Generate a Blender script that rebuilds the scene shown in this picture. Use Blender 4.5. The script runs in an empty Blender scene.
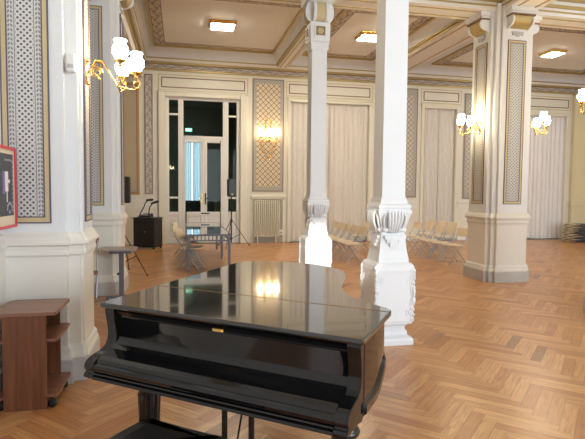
import bpy, math, random
from mathutils import Vector, Matrix
random.seed(7)
PI = math.pi
SC = bpy.context.scene
COL = SC.collection

# ------------------------------------------------------------------ materials
def new_mat(name):
    m = bpy.data.materials.new(name); m.use_nodes = True
    nt = m.node_tree; b = nt.nodes['Principled BSDF']
    return m, nt, b

def mat(name, col, rough=.5, metal=0, coat=0, noise=0, nscale=8, spec=None, bump=0, bscale=60):
    m, nt, b = new_mat(name)
    b.inputs['Base Color'].default_value = (*col, 1)
    b.inputs['Roughness'].default_value = rough
    b.inputs['Metallic'].default_value = metal
    if coat:
        b.inputs['Coat Weight'].default_value = coat
        b.inputs['Coat Roughness'].default_value = .04
    if spec is not None: b.inputs['Specular IOR Level'].default_value = spec
    if noise:
        tc = nt.nodes.new('ShaderNodeTexCoord')
        n = nt.nodes.new('ShaderNodeTexNoise'); n.inputs['Scale'].default_value = nscale
        n.inputs['Detail'].default_value = 4
        nt.links.new(tc.outputs['Object'], n.inputs['Vector'])
        r = nt.nodes.new('ShaderNodeMapRange')
        r.inputs['To Min'].default_value = 1 - noise; r.inputs['To Max'].default_value = 1 + noise
        nt.links.new(n.outputs['Fac'], r.inputs['Value'])
        mx = nt.nodes.new('ShaderNodeMix'); mx.data_type = 'RGBA'; mx.blend_type = 'MULTIPLY'
        mx.inputs['Factor'].default_value = 1
        mx.inputs['A'].default_value = (*col, 1)
        nt.links.new(r.outputs['Result'], mx.inputs['B'])
        nt.links.new(mx.outputs['Result'], b.inputs['Base Color'])
    if bump:
        tc = nt.nodes.new('ShaderNodeTexCoord')
        n = nt.nodes.new('ShaderNodeTexNoise'); n.inputs['Scale'].default_value = bscale
        nt.links.new(tc.outputs['Object'], n.inputs['Vector'])
        bp = nt.nodes.new('ShaderNodeBump'); bp.inputs['Strength'].default_value = bump
        bp.inputs['Distance'].default_value = .01
        nt.links.new(n.outputs['Fac'], bp.inputs['Height'])
        nt.links.new(bp.outputs['Normal'], b.inputs['Normal'])
    return m

def emis(name, col, s, base=(.9, .9, .9)):
    m, nt, b = new_mat(name)
    b.inputs['Base Color'].default_value = (*base, 1)
    b.inputs['Emission Color'].default_value = (*col, 1)
    b.inputs['Emission Strength'].default_value = s
    return m

class NG:
    """small helper to chain math nodes"""
    def __init__(s, nt): s.nt = nt
    def m(s, op, a, b=None, c=None):
        n = s.nt.nodes.new('ShaderNodeMath'); n.operation = op
        for i, v in enumerate((a, b, c)):
            if v is None: continue
            if isinstance(v, (int, float)): n.inputs[i].default_value = v
            else: s.nt.links.new(v, n.inputs[i])
        return n.outputs[0]
    def mix(s, f, a, b):
        n = s.nt.nodes.new('ShaderNodeMix'); n.data_type = 'RGBA'
        for k, v in (('Factor', f), ('A', a), ('B', b)):
            if isinstance(v, tuple): n.inputs[k].default_value = (*v, 1)
            elif isinstance(v, (int, float)): n.inputs[k].default_value = v
            else: s.nt.links.new(v, n.inputs[k])
        return n.outputs['Result']
    def uv(s):
        n = s.nt.nodes.new('ShaderNodeUVMap'); n.uv_map = 'UVMap'
        sp = s.nt.nodes.new('ShaderNodeSeparateXYZ'); s.nt.links.new(n.outputs[0], sp.inputs[0])
        return sp.outputs[0], sp.outputs[1]

def pier_pattern(name, base, dark, band, sp=.046):
    """dotted centre strip between two chain ornament bands; UV in metres, u centred"""
    m, nt, b = new_mat(name); g = NG(nt); u, v = g.uv()
    au = g.m('ABSOLUTE', u)
    k = 2 * PI / sp
    f = g.m('MULTIPLY', g.m('COSINE', g.m('MULTIPLY', u, k)), g.m('COSINE', g.m('MULTIPLY', v, k)))
    dots = g.m('MULTIPLY', g.m('GREATER_THAN', f, .30), g.m('LESS_THAN', au, .064))
    # chain band : leaf pairs
    du = g.m('ABSOLUTE', g.m('SUBTRACT', au, .103))
    ch = g.m('SINE', g.m('ADD', g.m('MULTIPLY', v, 2 * PI / (sp * .78)), g.m('MULTIPLY', du, 120)))
    chain = g.m('MULTIPLY', g.m('GREATER_THAN', ch, -.3), g.m('MULTIPLY', g.m('LESS_THAN', du, .0185), g.m('GREATER_THAN', du, .003)))
    l1 = g.m('LESS_THAN', g.m('ABSOLUTE', g.m('SUBTRACT', au, .073)), .0035)
    l2 = g.m('LESS_THAN', g.m('ABSOLUTE', g.m('SUBTRACT', au, .130)), .0035)
    c = g.mix(g.m('MULTIPLY', dots, .9), base, dark)
    c = g.mix(g.m('MULTIPLY', chain, .75), c, band)
    c = g.mix(g.m('MULTIPLY', g.m('MAXIMUM', l1, l2), .7), c, dark)
    nt.links.new(c, b.inputs['Base Color']); b.inputs['Roughness'].default_value = .6
    return m

def lattice_pattern(name, base, line, dark, p, hw, hh, bw):
    """diamond lattice field with a grey ornament border; UV centred metres"""
    m, nt, b = new_mat(name); g = NG(nt); u, v = g.uv()
    a1 = g.m('ABSOLUTE', g.m('SINE', g.m('MULTIPLY', g.m('ADD', u, v), PI / p)))
    a2 = g.m('ABSOLUTE', g.m('SINE', g.m('MULTIPLY', g.m('SUBTRACT', u, v), PI / p)))
    ln = g.m('LESS_THAN', g.m('MINIMUM', a1, a2), .36)
    dt = g.m('GREATER_THAN', g.m('MINIMUM', a1, a2), .88)
    c = g.mix(g.m('MULTIPLY', ln, .85), base, line)
    c = g.mix(g.m('MULTIPLY', dt, .5), c, dark)
    inb = g.m('MAXIMUM', g.m('GREATER_THAN', g.m('ABSOLUTE', u), hw - bw), g.m('GREATER_THAN', g.m('ABSOLUTE', v), hh - bw))
    orn = g.m('MULTIPLY', g.m('SINE', g.m('MULTIPLY', u, 2 * PI / (bw * .7))), g.m('SINE', g.m('MULTIPLY', v, 2 * PI / (bw * .7))))
    bc = g.mix(g.m('MULTIPLY', g.m('GREATER_THAN', orn, 0), .55), (.47, .44, .38), (.27, .24, .22))
    c = g.mix(inb, c, bc)
    nt.links.new(c, b.inputs['Base Color']); b.inputs['Roughness'].default_value = .6
    return m

def band_pattern(name, base, dark, p, hw):
    """running scroll ornament; u across (centred), v along, metres"""
    m, nt, b = new_mat(name); g = NG(nt); u, v = g.uv()
    s1 = g.m('SINE', g.m('MULTIPLY', v, 2 * PI / p))
    s2 = g.m('SINE', g.m('MULTIPLY', v, 4 * PI / p))
    cu = g.m('MULTIPLY', g.m('SUBTRACT', g.m('DIVIDE', u, hw), g.m('MULTIPLY', s1, .4)), 2.2)
    a = g.m('LESS_THAN', g.m('ABSOLUTE', g.m('SUBTRACT', g.m('ABSOLUTE', cu), g.m('ADD', g.m('MULTIPLY', s2, .5), .7))), .45)
    n = nt.nodes.new('ShaderNodeTexNoise'); n.inputs['Scale'].default_value = 28
    tc = nt.nodes.new('ShaderNodeTexCoord'); nt.links.new(tc.outputs['Object'], n.inputs['Vector'])
    a = g.m('MULTIPLY', a, g.m('ADD', g.m('MULTIPLY', n.outputs['Fac'], .8), .3))
    e = g.m('GREATER_THAN', g.m('ABSOLUTE', u), hw * .86)
    c = g.mix(g.m('MULTIPLY', a, .9), base, dark)
    c = g.mix(g.m('MULTIPLY', e, .8), c, dark)
    nt.links.new(c, b.inputs['Base Color']); b.inputs['Roughness'].default_value = .65
    return m

def wood(name, c1, c2, rough=.35, scale=3, stretch=(1, 12, 12), coat=0):
    m, nt, b = new_mat(name); g = NG(nt)
    tc = nt.nodes.new('ShaderNodeTexCoord'); mp = nt.nodes.new('ShaderNodeMapping')
    mp.inputs['Scale'].default_value = stretch
    nt.links.new(tc.outputs['Object'], mp.inputs['Vector'])
    n = nt.nodes.new('ShaderNodeTexNoise'); n.inputs['Scale'].default_value = scale; n.inputs['Detail'].default_value = 5
    n.inputs['Distortion'].default_value = .6
    nt.links.new(mp.outputs[0], n.inputs['Vector'])
    r = nt.nodes.new('ShaderNodeMapRange'); r.inputs['From Min'].default_value = .3; r.inputs['From Max'].default_value = .7
    nt.links.new(n.outputs['Fac'], r.inputs['Value'])
    nt.links.new(g.mix(r.outputs['Result'], c1, c2), b.inputs['Base Color'])
    b.inputs['Roughness'].default_value = rough
    if coat: b.inputs['Coat Weight'].default_value = coat
    return m

def floor_material():
    m, nt, b = new_mat('parquet'); g = NG(nt)
    at = nt.nodes.new('ShaderNodeAttribute'); at.attribute_name = 'plank'
    sp = nt.nodes.new('ShaderNodeSeparateColor'); nt.links.new(at.outputs['Color'], sp.inputs[0])
    uvn = nt.nodes.new('ShaderNodeUVMap'); uvn.uv_map = 'UVMap'
    mp = nt.nodes.new('ShaderNodeMapping'); mp.inputs['Scale'].default_value = (2.2, 26, 1)
    nt.links.new(uvn.outputs[0], mp.inputs['Vector'])
    n = nt.nodes.new('ShaderNodeTexNoise'); n.inputs['Scale'].default_value = 1.6; n.inputs['Detail'].default_value = 5
    n.inputs['Distortion'].default_value = 1.2
    nt.links.new(mp.outputs[0], n.inputs['Vector'])
    r = nt.nodes.new('ShaderNodeMapRange'); r.inputs['From Min'].default_value = .35; r.inputs['From Max'].default_value = .68
    nt.links.new(n.outputs['Fac'], r.inputs['Value'])
    light = g.mix(sp.outputs[0], (.49, .215, .075), (.72, .405, .18))
    c = g.mix(g.m('MULTIPLY', r.outputs['Result'], .55), light, (.30, .105, .03))
    c = g.mix(g.m('MULTIPLY', sp.outputs[1], .7), c, (.19, .075, .03))
    # joints between planks, from the across-plank coordinate stored in blue
    sx = nt.nodes.new('ShaderNodeSeparateXYZ'); nt.links.new(uvn.outputs[0], sx.inputs[0])
    fr = g.m('FRACT', g.m('MULTIPLY', sx.outputs[1], 1 / PW))
    jt = g.m('MAXIMUM', g.m('LESS_THAN', fr, .035), g.m('GREATER_THAN', fr, .965))
    c = g.mix(g.m('MULTIPLY', jt, .45), c, (.16, .06, .022))
    nt.links.new(c, b.inputs['Base Color'])
    b.inputs['Roughness'].default_value = .30
    b.inputs['Specular IOR Level'].default_value = .5
    return m
PW, PL = .095, .57

M = {}
M['white'] = mat('white paint', (.775, .79, .80), .55, noise=.02, nscale=3)
M['plaster'] = mat('pier paint', (.765, .775, .78), .5, noise=.03, nscale=5)
M['wall'] = mat('cream wall paint', (.75, .71, .61), .6, noise=.04, nscale=2)
M['cream'] = mat('cream gloss paint', (.75, .70, .58), .4)
M['ceil'] = mat('ceiling paint', (.80, .775, .725), .7, noise=.06, nscale=1.5)
M['cove'] = mat('cove paint', (.74, .745, .76), .7, noise=.03, nscale=2)
M['beam'] = mat('beam paint', (.78, .745, .70), .6, noise=.03, nscale=2)
M['gold'] = mat('gilt moulding', (.47, .35, .14), .38, .35, noise=.12, nscale=20)
M['goldband'] = mat('ochre painted border', (.58, .47, .26), .55, noise=.08, nscale=15)
M['brown'] = mat('brown painted line', (.26, .15, .10), .6)
M['violet'] = mat('dark violet line', (.13, .10, .14), .6)
M['greyplinth'] = mat('grey stone plinth', (.50, .48, .46), .5, noise=.08, nscale=12)
M['pat'] = pier_pattern('pier ornament', (.62, .61, .59), (.055, .05, .06), (.12, .11, .12))
M['patc'] = pier_pattern('coarser pier ornament', (.60, .59, .57), (.11, .105, .11), (.16, .15, .16), .060)
M['lat'] = lattice_pattern('lattice ornament', (.76, .66, .50), (.24, .14, .06), (.25, .15, .08), .17, .5, 1.72, .13)
M['latg'] = lattice_pattern('grey lattice ornament', (.62, .57, .50), (.26, .21, .17), (.3, .25, .2), .17, .5, 1.72, .16)
M['strip'] = band_pattern('grey strip ornament', (.55, .50, .44), (.24, .20, .18), .3, .12)
M['panelfield'] = lattice_pattern('gilt panel field', (.56, .46, .32), (.36, .25, .14), (.30, .2, .1), .09, .205, 1.56, .05)
M['band'] = band_pattern('ceiling scroll border', (.58, .50, .40), (.16, .12, .10), .55, .14)
M['frieze'] = band_pattern('cornice frieze', (.52, .46, .40), (.15, .12, .10), .45, .065)
M['brass'] = mat('polished brass', (.78, .52, .18), .22, 1)
M['globe'] = emis('lit frosted glass', (1, .84, .54), 60)
M['globew'] = emis('lit frosted wall lamp glass', (1, .80, .52), 13)
M['diffuser'] = emis('lit ceiling diffuser', (1, .91, .72), 115)
M['piano'] = mat('black lacquer', (.006, .006, .007), .085)
M['pianolid'] = mat('worn black lacquer', (.016, .014, .013), .10, coat=.8)
M['leather'] = mat('black leather', (.012, .012, .012), .35)
M['steel'] = mat('grey steel tube', (.42, .42, .44), .35, .7)
M['tablegrey'] = mat('grey lacquered metal', (.15, .15, .18), .4, .3)
M['tabletop'] = mat('dark glass table top', (.06, .07, .065), .04, coat=1)
M['chairwood'] = wood('pale beech', (.72, .59, .42), (.82, .69, .52), .4, 4, (3, 14, 14))
M['cartwood'] = wood('walnut laminate', (.13, .045, .020), (.23, .085, .040), .38, 2.2, (16, 16, 1))
M['cartedge'] = wood('walnut laminate edge', (.20, .085, .05), (.30, .14, .08), .4, 2, (1, 12, 12))
M['carttop'] = wood('walnut laminate top', (.22, .11, .07), (.30, .15, .10), .35, 2, (1, 14, 14))
M['black'] = mat('black plastic', (.012, .012, .013), .45)
M['blackmetal'] = mat('black metal tube', (.02, .02, .02), .35, .5)
M['curtain'] = mat('pale curtain cloth', (.71, .665, .61), .85, noise=.05, nscale=6, bump=.2)
M['curtainc'] = mat('cool curtain cloth', (.76, .73, .72), .85, noise=.04, nscale=6)
M['radiator'] = mat('cream radiator enamel', (.78, .72, .58), .35)
M['niche'] = mat('grey niche paint', (.46, .42, .37), .6)
M['doorwhite'] = mat('door white paint', (.77, .745, .70), .38)
M['redframe'] = mat('red painted frame', (.62, .05, .07), .4)
M['posterdark'] = mat('dark poster print', (.05, .055, .06), .35, noise=.5, nscale=25)
M['paper'] = mat('cream paper', (.72, .62, .47), .6)
M['printgrey'] = mat('printed grey', (.35, .36, .40), .5)
M['violetp'] = mat('printed violet', (.25, .17, .40), .5)
M['green'] = emis('lit green exit sign', (.10, .62, .30), 1.6, (.05, .4, .2))
M['exitwhite'] = emis('lit white pictogram', (.9, 1, .92), 1.8)
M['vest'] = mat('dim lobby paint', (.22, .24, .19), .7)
M['lobbyglass'] = emis('daylight pane', (.78, .88, 1.0), 4.2)
M['sheer'] = mat('blue white sheer curtain', (.70, .76, .82), .8)
def _sheer(m):
    nt = m.node_tree; b = nt.nodes['Principled BSDF']; out = nt.nodes['Material Output']
    t = nt.nodes.new('ShaderNodeBsdfTranslucent'); t.inputs[0].default_value = (.80,.86,.90,1)
    x = nt.nodes.new('ShaderNodeMixShader'); x.inputs[0].default_value = .6
    nt.links.new(b.outputs[0], x.inputs[1]); nt.links.new(t.outputs[0], x.inputs[2]); nt.links.new(x.outputs[0], out.inputs['Surface'])
_sheer(M['sheer'])
M['plastic'] = mat('white plastic', (.80, .79, .76), .4)
M['olive'] = mat('olive gilt ground', (.26,.20,.10), .5)
M['ivory'] = mat('cream column face', (.77, .745, .68), .55)
def glass_mat():
    m, nt, b = new_mat('door glass')
    out = nt.nodes['Material Output']
    gl = nt.nodes.new('ShaderNodeBsdfGlossy'); gl.inputs['Roughness'].default_value = .01
    tr = nt.nodes.new('ShaderNodeBsdfTransparent'); tr.inputs['Color'].default_value = (.72, .78, .74, 1)
    fr = nt.nodes.new('ShaderNodeFresnel'); fr.inputs['IOR'].default_value = 1.25
    mx = nt.nodes.new('ShaderNodeMixShader')
    nt.links.new(fr.outputs[0], mx.inputs[0]); nt.links.new(tr.outputs[0], mx.inputs[1]); nt.links.new(gl.outputs[0], mx.inputs[2])
    nt.links.new(mx.outputs[0], out.inputs['Surface'])
    return m
M['glass'] = glass_mat()

# ------------------------------------------------------------------ mesh builder
class MB:
    def __init__(s): s.v = []; s.f = []; s.uv = {}; s.sm = set(); s.mi = {}
    def add(s, vs, fs, smooth=False, mi=0):
        o = len(s.v); s.v += [tuple(p) for p in vs]
        for f in fs:
            if smooth: s.sm.add(len(s.f))
            if mi: s.mi[len(s.f)] = mi
            s.f.append(tuple(i + o for i in f))
        return s
    def box(s, x0, x1, y0, y1, z0, z1, mi=0):
        v = [(x0,y0,z0),(x1,y0,z0),(x1,y1,z0),(x0,y1,z0),(x0,y0,z1),(x1,y0,z1),(x1,y1,z1),(x0,y1,z1)]
        return s.add(v, [(0,3,2,1),(4,5,6,7),(0,1,5,4),(1,2,6,5),(2,3,7,6),(3,0,4,7)], mi=mi)
    def bbox(s, x0, x1, y0, y1, z0, z1, b=.01, mi=0):
        """box with bevelled upright and top edges"""
        b = min(b, (x1-x0)/2.01, (y1-y0)/2.01, (z1-z0)/2.01)
        def ring(d, z): 
            return [(x0+d,y0+b,z),(x0+b,y0+d,z),(x1-b,y0+d,z),(x1-d,y0+b,z),(x1-d,y1-b,z),(x1-b,y1-d,z),(x0+b,y1-d,z),(x0+d,y1-b,z)]
        vs = ring(b*.9, z0) + ring(0, z0+b) + ring(0, z1-b) + ring(b*.9, z1)
        fs = [tuple(range(7,-1,-1)), tuple(range(24,32))]
        for k in range(3):
            for i in range(8):
                j = (i+1) % 8; fs.append((k*8+i, k*8+j, k*8+8+j, k*8+8+i))
        return s.add(vs, fs, mi=mi)
    def prism(s, poly, z0, z1, mi=0, smooth=False):
        n = len(poly)
        vs = [(x,y,z0) for x,y in poly] + [(x,y,z1) for x,y in poly]
        s.add(vs, [tuple(range(n-1,-1,-1)), tuple(range(n,2*n))], mi=mi)
        return s.add(vs, [(i,(i+1)%n,n+(i+1)%n,n+i) for i in range(n)], smooth, mi)
    def extrude(s, pts, a, b, mi=0):
        """closed planar loop pts (3d) swept by vector from a to b offsets"""
        n = len(pts); A = Vector(a); B = Vector(b)
        vs = [Vector(p)+A for p in pts] + [Vector(p)+B for p in pts]
        return s.add(vs, [tuple(range(n-1,-1,-1)), tuple(range(n,2*n))] + [(i,(i+1)%n,n+(i+1)%n,n+i) for i in range(n)], mi=mi)
    def sweep(s, poly, prof, cap=True, mi=0):
        """moulding: closed polygon (ccw) offset by each (offset, z) of prof"""
        n = len(poly); vs = []; fs = []
        for off, z in prof:
            for i in range(n):
                p = Vector(poly[i]); a = (p-Vector(poly[i-1])).normalized(); b = (Vector(poly[(i+1)%n])-p).normalized()
                na = Vector((a.y,-a.x)); nb = Vector((b.y,-b.x)); d = na+nb
                d = d / max(.2, (1+na.dot(nb)))
                q = p + d*off; vs.append((q.x,q.y,z))
        for k in range(len(prof)-1):
            for i in range(n):
                j = (i+1)%n; fs.append((k*n+i,k*n+j,(k+1)*n+j,(k+1)*n+i))
        if cap:
            fs.append(tuple(range(n-1,-1,-1))); fs.append(tuple((len(prof)-1)*n+i for i in range(n)))
        return s.add(vs, fs, mi=mi)
    def lathe(s, prof, c=(0,0,0), seg=16, mi=0, axis='z'):
        vs = []; fs = []; n = len(prof)
        for r,z in prof:
            for i in range(seg):
                a = 2*PI*i/seg
                if axis == 'z': p = (c[0]+r*math.cos(a), c[1]+r*math.sin(a), c[2]+z)
                elif axis == 'x': p = (c[0]+z, c[1]+r*math.cos(a), c[2]+r*math.sin(a))
                else: p = (c[0]+r*math.sin(a), c[1]+z, c[2]+r*math.cos(a))
                vs.append(p)
        for k in range(n-1):
            for i in range(seg):
                j = (i+1)%seg; fs.append((k*seg+i,k*seg+j,(k+1)*seg+j,(k+1)*seg+i))
        s.add(vs, fs, True, mi)
        return s.add(vs, [tuple(range(seg-1,-1,-1)), tuple((n-1)*seg+i for i in range(seg))], False, mi)
    def tube(s, pts, r, seg=8, mi=0):
        pts = [Vector(p) for p in pts]; n = len(pts); vs = []; fs = []
        rr = r if isinstance(r, (list, tuple)) else [r]*n
        up = None
        for i,p in enumerate(pts):
            t = (pts[min(i+1,n-1)]-pts[max(i-1,0)]).normalized()
            if up is None: up = Vector((0,0,1)) if abs(t.z) < .9 else Vector((1,0,0))
            x = t.cross(up).normalized(); up = x.cross(t).normalized()
            for k in range(seg):
                a = 2*PI*k/seg; vs.append(p + (x*math.cos(a)+up*math.sin(a))*rr[i])
        for i in range(n-1):
            for k in range(seg):
                j = (k+1)%seg; fs.append((i*seg+k,i*seg+j,(i+1)*seg+j,(i+1)*seg+k))
        s.add(vs, fs, True, mi)
        return s.add(vs, [tuple(range(seg-1,-1,-1)), tuple((n-1)*seg+i for i in range(seg))], False, mi)
    def ball(s, c, r, sx=1, sy=1, sz=1, seg=10, ring=6, mi=0):
        vs = []; fs = []
        for i in range(ring+1):
            t = PI*i/ring
            for k in range(seg):
                a = 2*PI*k/seg
                vs.append((c[0]+r*sx*math.sin(t)*math.cos(a), c[1]+r*sy*math.sin(t)*math.sin(a), c[2]-r*sz*math.cos(t)))
        for i in range(ring):
            for k in range(seg):
                j = (k+1)%seg; fs.append((i*seg+k,i*seg+j,(i+1)*seg+j,(i+1)*seg+k))
        return s.add(vs, fs, True, mi)
    def quad_uv(s, p0, eu, ev, u0, u1, v0, v1, mi=0):
        """rectangle spanned by eu (u) and ev (v) unit vectors about p0, with metric uv"""
        p0 = Vector(p0); eu = Vector(eu); ev = Vector(ev)
        s.uv[len(s.f)] = [(u0,v0),(u1,v0),(u1,v1),(u0,v1)]
        return s.add([p0+eu*u0+ev*v0, p0+eu*u1+ev*v0, p0+eu*u1+ev*v1, p0+eu*u0+ev*v1], [(0,1,2,3)], mi=mi)
    def xf(s, mtx):
        s.v = [tuple(mtx @ Vector(p)) for p in s.v]; return s
    def build(s, name, mats, parent=None, bevel=0):
        me = bpy.data.meshes.new(name); me.from_pydata(s.v, [], s.f)
        if not isinstance(mats, (list, tuple)): mats = [mats]
        for m_ in mats: me.materials.append(m_)
        for i in s.sm: me.polygons[i].use_smooth = True
        for i,k in s.mi.items(): me.polygons[i].material_index = k
        if s.uv:
            l = me.uv_layers.new(name='UVMap')
            for fi, uvs in s.uv.items():
                for li, q in zip(me.polygons[fi].loop_indices, uvs): l.data[li].uv = q
        me.validate(); me.update()
        o = bpy.data.objects.new(name, me); COL.objects.link(o)
        if parent is not None: o.parent = parent
        if bevel:
            bv = o.modifiers.new('bevel', 'BEVEL'); bv.width = bevel; bv.segments = 2; bv.limit_method = 'ANGLE'
        return o

def split_build(mb, name, mats, parent=None):
    """every loose piece of the builder becomes an object of its own"""
    par = list(range(len(mb.v)))
    def fd(i):
        while par[i] != i: par[i] = par[par[i]]; i = par[i]
        return i
    # weld key so that pieces sharing coordinates stay together
    seen = {}
    for i,p in enumerate(mb.v):
        k = tuple(round(c,5) for c in p)
        if k in seen: par[fd(i)] = fd(seen[k])
        else: seen[k] = i
    for f in mb.f:
        for q in f[1:]: par[fd(q)] = fd(f[0])
    groups = {}
    for fi,f in enumerate(mb.f): groups.setdefault(fd(f[0]), []).append(fi)
    out = []
    for fis in groups.values():
        nb = MB(); mp = {}
        for fi in fis:
            fc = []
            for q in mb.f[fi]:
                if q not in mp: mp[q] = len(nb.v); nb.v.append(mb.v[q])
                fc.append(mp[q])
            if fi in mb.sm: nb.sm.add(len(nb.f))
            nb.f.append(tuple(fc))
        out.append(nb.build(name, mats, parent))
    return out
def tag(o, label, cat, group=None):
    o['label'] = label; o['category'] = cat
    if group: o['group'] = group
    return o
def thing(name, label, cat, loc=(0,0,0), rz=0, group=None):
    o = bpy.data.objects.new(name, None); COL.objects.link(o)
    o.location = loc; o.rotation_euler = (0,0,rz); o.empty_display_size = .1
    return tag(o, label, cat, group)
def struct(o, **k):
    o['kind'] = 'structure'; return o
def dup(root, loc, rz, label, group=None):
    r = root.copy(); COL.objects.link(r); r.location = loc; r.rotation_euler = (0,0,rz)
    r['label'] = label
    if group: r['group'] = group
    for ch in list(root.children):
        c = ch.copy(); COL.objects.link(c); c.parent = r
        for gch in list(ch.children):
            d = gch.copy(); COL.objects.link(d); d.parent = c
    return r

# ------------------------------------------------------------------ setting: floor
WY = 15.79       # face of the far wall
def build_floor():
    x0,x1,y0,y1 = -4.6,14.6,-5.2,WY+.02
    c = math.cos(PI/4); s_ = math.sin(PI/4); vs = []; fs = []; uvs = []; cols = []
    def rot(p): return ((p[0]*c-p[1]*s_)+5, (p[0]*s_+p[1]*c)+5)
    N = 170
    for i in range(-260, 261):
        for j in range(-24, 25):
            ox = i*PW + j*PL; oy = i*PW - j*PL
            for kind in (0,1):
                if kind == 0: q = [(ox,oy),(ox+PL,oy),(ox+PL,oy+PW),(ox,oy+PW)]
                else: q = [(ox+PW,oy+PW),(ox+PW,oy+PW+PL),(ox,oy+PW+PL),(ox,oy+PW)]
                w = [rot(p) for p in q]
                cx = sum(p[0] for p in w)/4; cy = sum(p[1] for p in w)/4
                if not (x0-.3 < cx < x1+.3 and y0-.3 < cy < y1+.3): continue
                w = [(min(max(p[0],x0),x1), min(max(p[1],y0),y1)) for p in w]
                o = len(vs); vs += [(a,b,0) for a,b in w]; fs.append((o,o+1,o+2,o+3))
                ru = random.random()*40; rv = PW*random.randint(0,400)
                uvs.append([(ru,rv),(ru+PL,rv),(ru+PL,rv+PW),(ru,rv+PW)])
                dk = 0
                t = random.random()
                if t < .02: dk = .9
                elif t < .10: dk = random.random()*.45
                cols.append((random.random(), dk, 0, 1))
    me = bpy.data.meshes.new('floor'); me.from_pydata(vs, [], fs)
    me.uv_layers.new(name='UVMap'); me.color_attributes.new('plank', 'FLOAT_COLOR', 'CORNER')
    l = me.uv_layers['UVMap']; ca = me.color_attributes['plank']
    for fi,p in enumerate(me.polygons):
        for li,q in zip(p.loop_indices, uvs[fi]):
            l.data[li].uv = q; ca.data[li].color = cols[fi]
    me.materials.append(floor_material())
    o = bpy.data.objects.new('floor', me); COL.objects.link(o)
    struct(o)
build_floor()

# ------------------------------------------------------------------ setting: walls
def wallbox(name, boxes, m):
    b = MB()
    for q in boxes: b.box(*q)
    return struct(b.build(name, m))
# far wall with openings : door X -0.44..1.79 z 0..4.36 ; windows filled by curtains
DX0, DX1, DZ = -.44, 1.79, 4.42
WIN = [(3.38, 5.98, 4.43), (7.93, 9.1, 4.43), (11.0, 13.42, 4.36)]
xs = [(-4.6, DX0), (DX1, WIN[0][0]), (WIN[0][1], WIN[1][0]), (WIN[1][1], WIN[2][0]), (WIN[2][1], 14.6)]
bx = [(a,b,WY,WY+.3,0,6.1) for a,b in xs]
bx += [(DX0,DX1,WY,WY+.3,DZ,6.1)] + [(a,b,WY,WY+.02,z,z+.1) for a,b,z in WIN] + [(a,b,WY,WY+.3,z+.1,6.1) for a,b,z in WIN]
wallbox('wall_far', bx, M['wall'])
wallbox('wall_right', [(14.3,14.6,-5.2,WY,0,6.1)], M['wall'])
wallbox('wall_aisle', [(-4.6,-4.3,4.4,WY,0,6.1)], M['wall'])
# near left wall with wainscot, ends on the first pier
LW = -1.40
b = MB().box(LW-.5, LW, -5.2, 4.62, 0, 6.1)
struct(b.build('wall_left', M['white']))
b = MB()
prof = [(0,0),(.045,0),(.045,.2),(.025,.22),(.02,.27),(.008,.3),(.008,1.04),(.012,1.05),(.02,1.10),(.02,1.12),(.035,1.16),(.035,1.18),(.02,1.21),(.012,1.25),(0,1.26)]
b.extrude([(LW+o, 0, z) for o,z in prof], (0,-5.2,0), (0,4.50,0))
struct(b.build('baseboard_left', M['ivory']))
# unseen wall behind the camera; its tall windows are invented to bring in daylight
WB = -5.0
openx = [(-.5,.3),(1.3,3.9),(4.9,7.3),(8.0,10.4),(11.0,13.4)]
segs = []; px = LW-.5
for a,c in openx: segs.append((px,a)); px = c
segs.append((px,14.6))
wallbox('wall_near', [(a,c,WB-.3,WB,0,6.1) for a,c in segs] + [(a,c,WB-.3,WB,0,.8) for a,c in openx] + [(a,c,WB-.3,WB,4.6,6.1) for a,c in openx], M['white'])
for i,(a,c) in enumerate(openx):
    b = MB(); t = .06
    b.box(a,a+t,WB-.2,WB-.12,.8,4.6).box(c-t,c,WB-.2,WB-.12,.8,4.6).box(a,c,WB-.2,WB-.12,.8,.86).box(a,c,WB-.2,WB-.12,4.54,4.6)
    struct(b.build('window_%d' % (5+i), M['doorwhite']))

# wainscot and skirting of the far wall
def rail(bld, x0, x1, y, z0, z1, d):
    bld.box(x0, x1, y-d, y, z0, z1)
b = MB()
for a,c in ((-4.3,-.72),(6.14,7.8),(9.25,10.9)):
    rail(b,a,c,WY,0,.16,.04); rail(b,a,c,WY,1.09,1.13,.025); rail(b,a,c,WY,1.27,1.33,.04); rail(b,a,c,WY,1.13,1.27,.01)
struct(b.build('baseboard_far', M['ivory']))

# casings round the door and windows
def casing(name, x0, x1, z1, w, d=.08, wt=None):
    wt = wt or w
    b = MB(); y0 = WY-d
    b.bbox(x0-w, x0, y0, WY, 0, z1+wt, .012).bbox(x1, x1+w, y0, WY, 0, z1+wt, .012).bbox(x0, x1, y0, WY, z1, z1+wt, .012)
    b.box(x0-w-.03, x1+w+.03, y0-.03, WY, z1+wt, z1+wt+.04)
    return struct(b.build(name, M['cream']))
casing('trim_1', DX0, DX1, DZ, .21, .09, .13)
for i,(a,c,z) in enumerate(WIN): casing('trim_%d' % (2+i), a, c, z, .10, .07, .10)

# over-door panels: thin brown frames
def outline(b, x0, x1, z0, z1, y, t, d=.012):
    b.box(x0,x1,y-d,y,z0,z0+t).box(x0,x1,y-d,y,z1-t,z1).box(x0,x0+t,y-d,y,z0+t,z1-t).box(x1-t,x1,y-d,y,z0+t,z1-t)
for i,(a,c) in enumerate(((-.56,1.94),(3.32,6.02),(7.9,9.2),(10.9,13.52))):
    z = (4.68,4.99)
    if i == 3: z = (4.66,4.97)
    b = MB(); outline(b, a, c, z[0], z[1], WY, .03); 
    o = b.build('trim_%d' % (6+i), M['brown']); struct(o)
    b = MB(); outline(b, a-.09, c+.09, z[0]-.08, z[1]+.08, WY, .022)
    o2 = b.build('moulding', M['goldband'], o)

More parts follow.
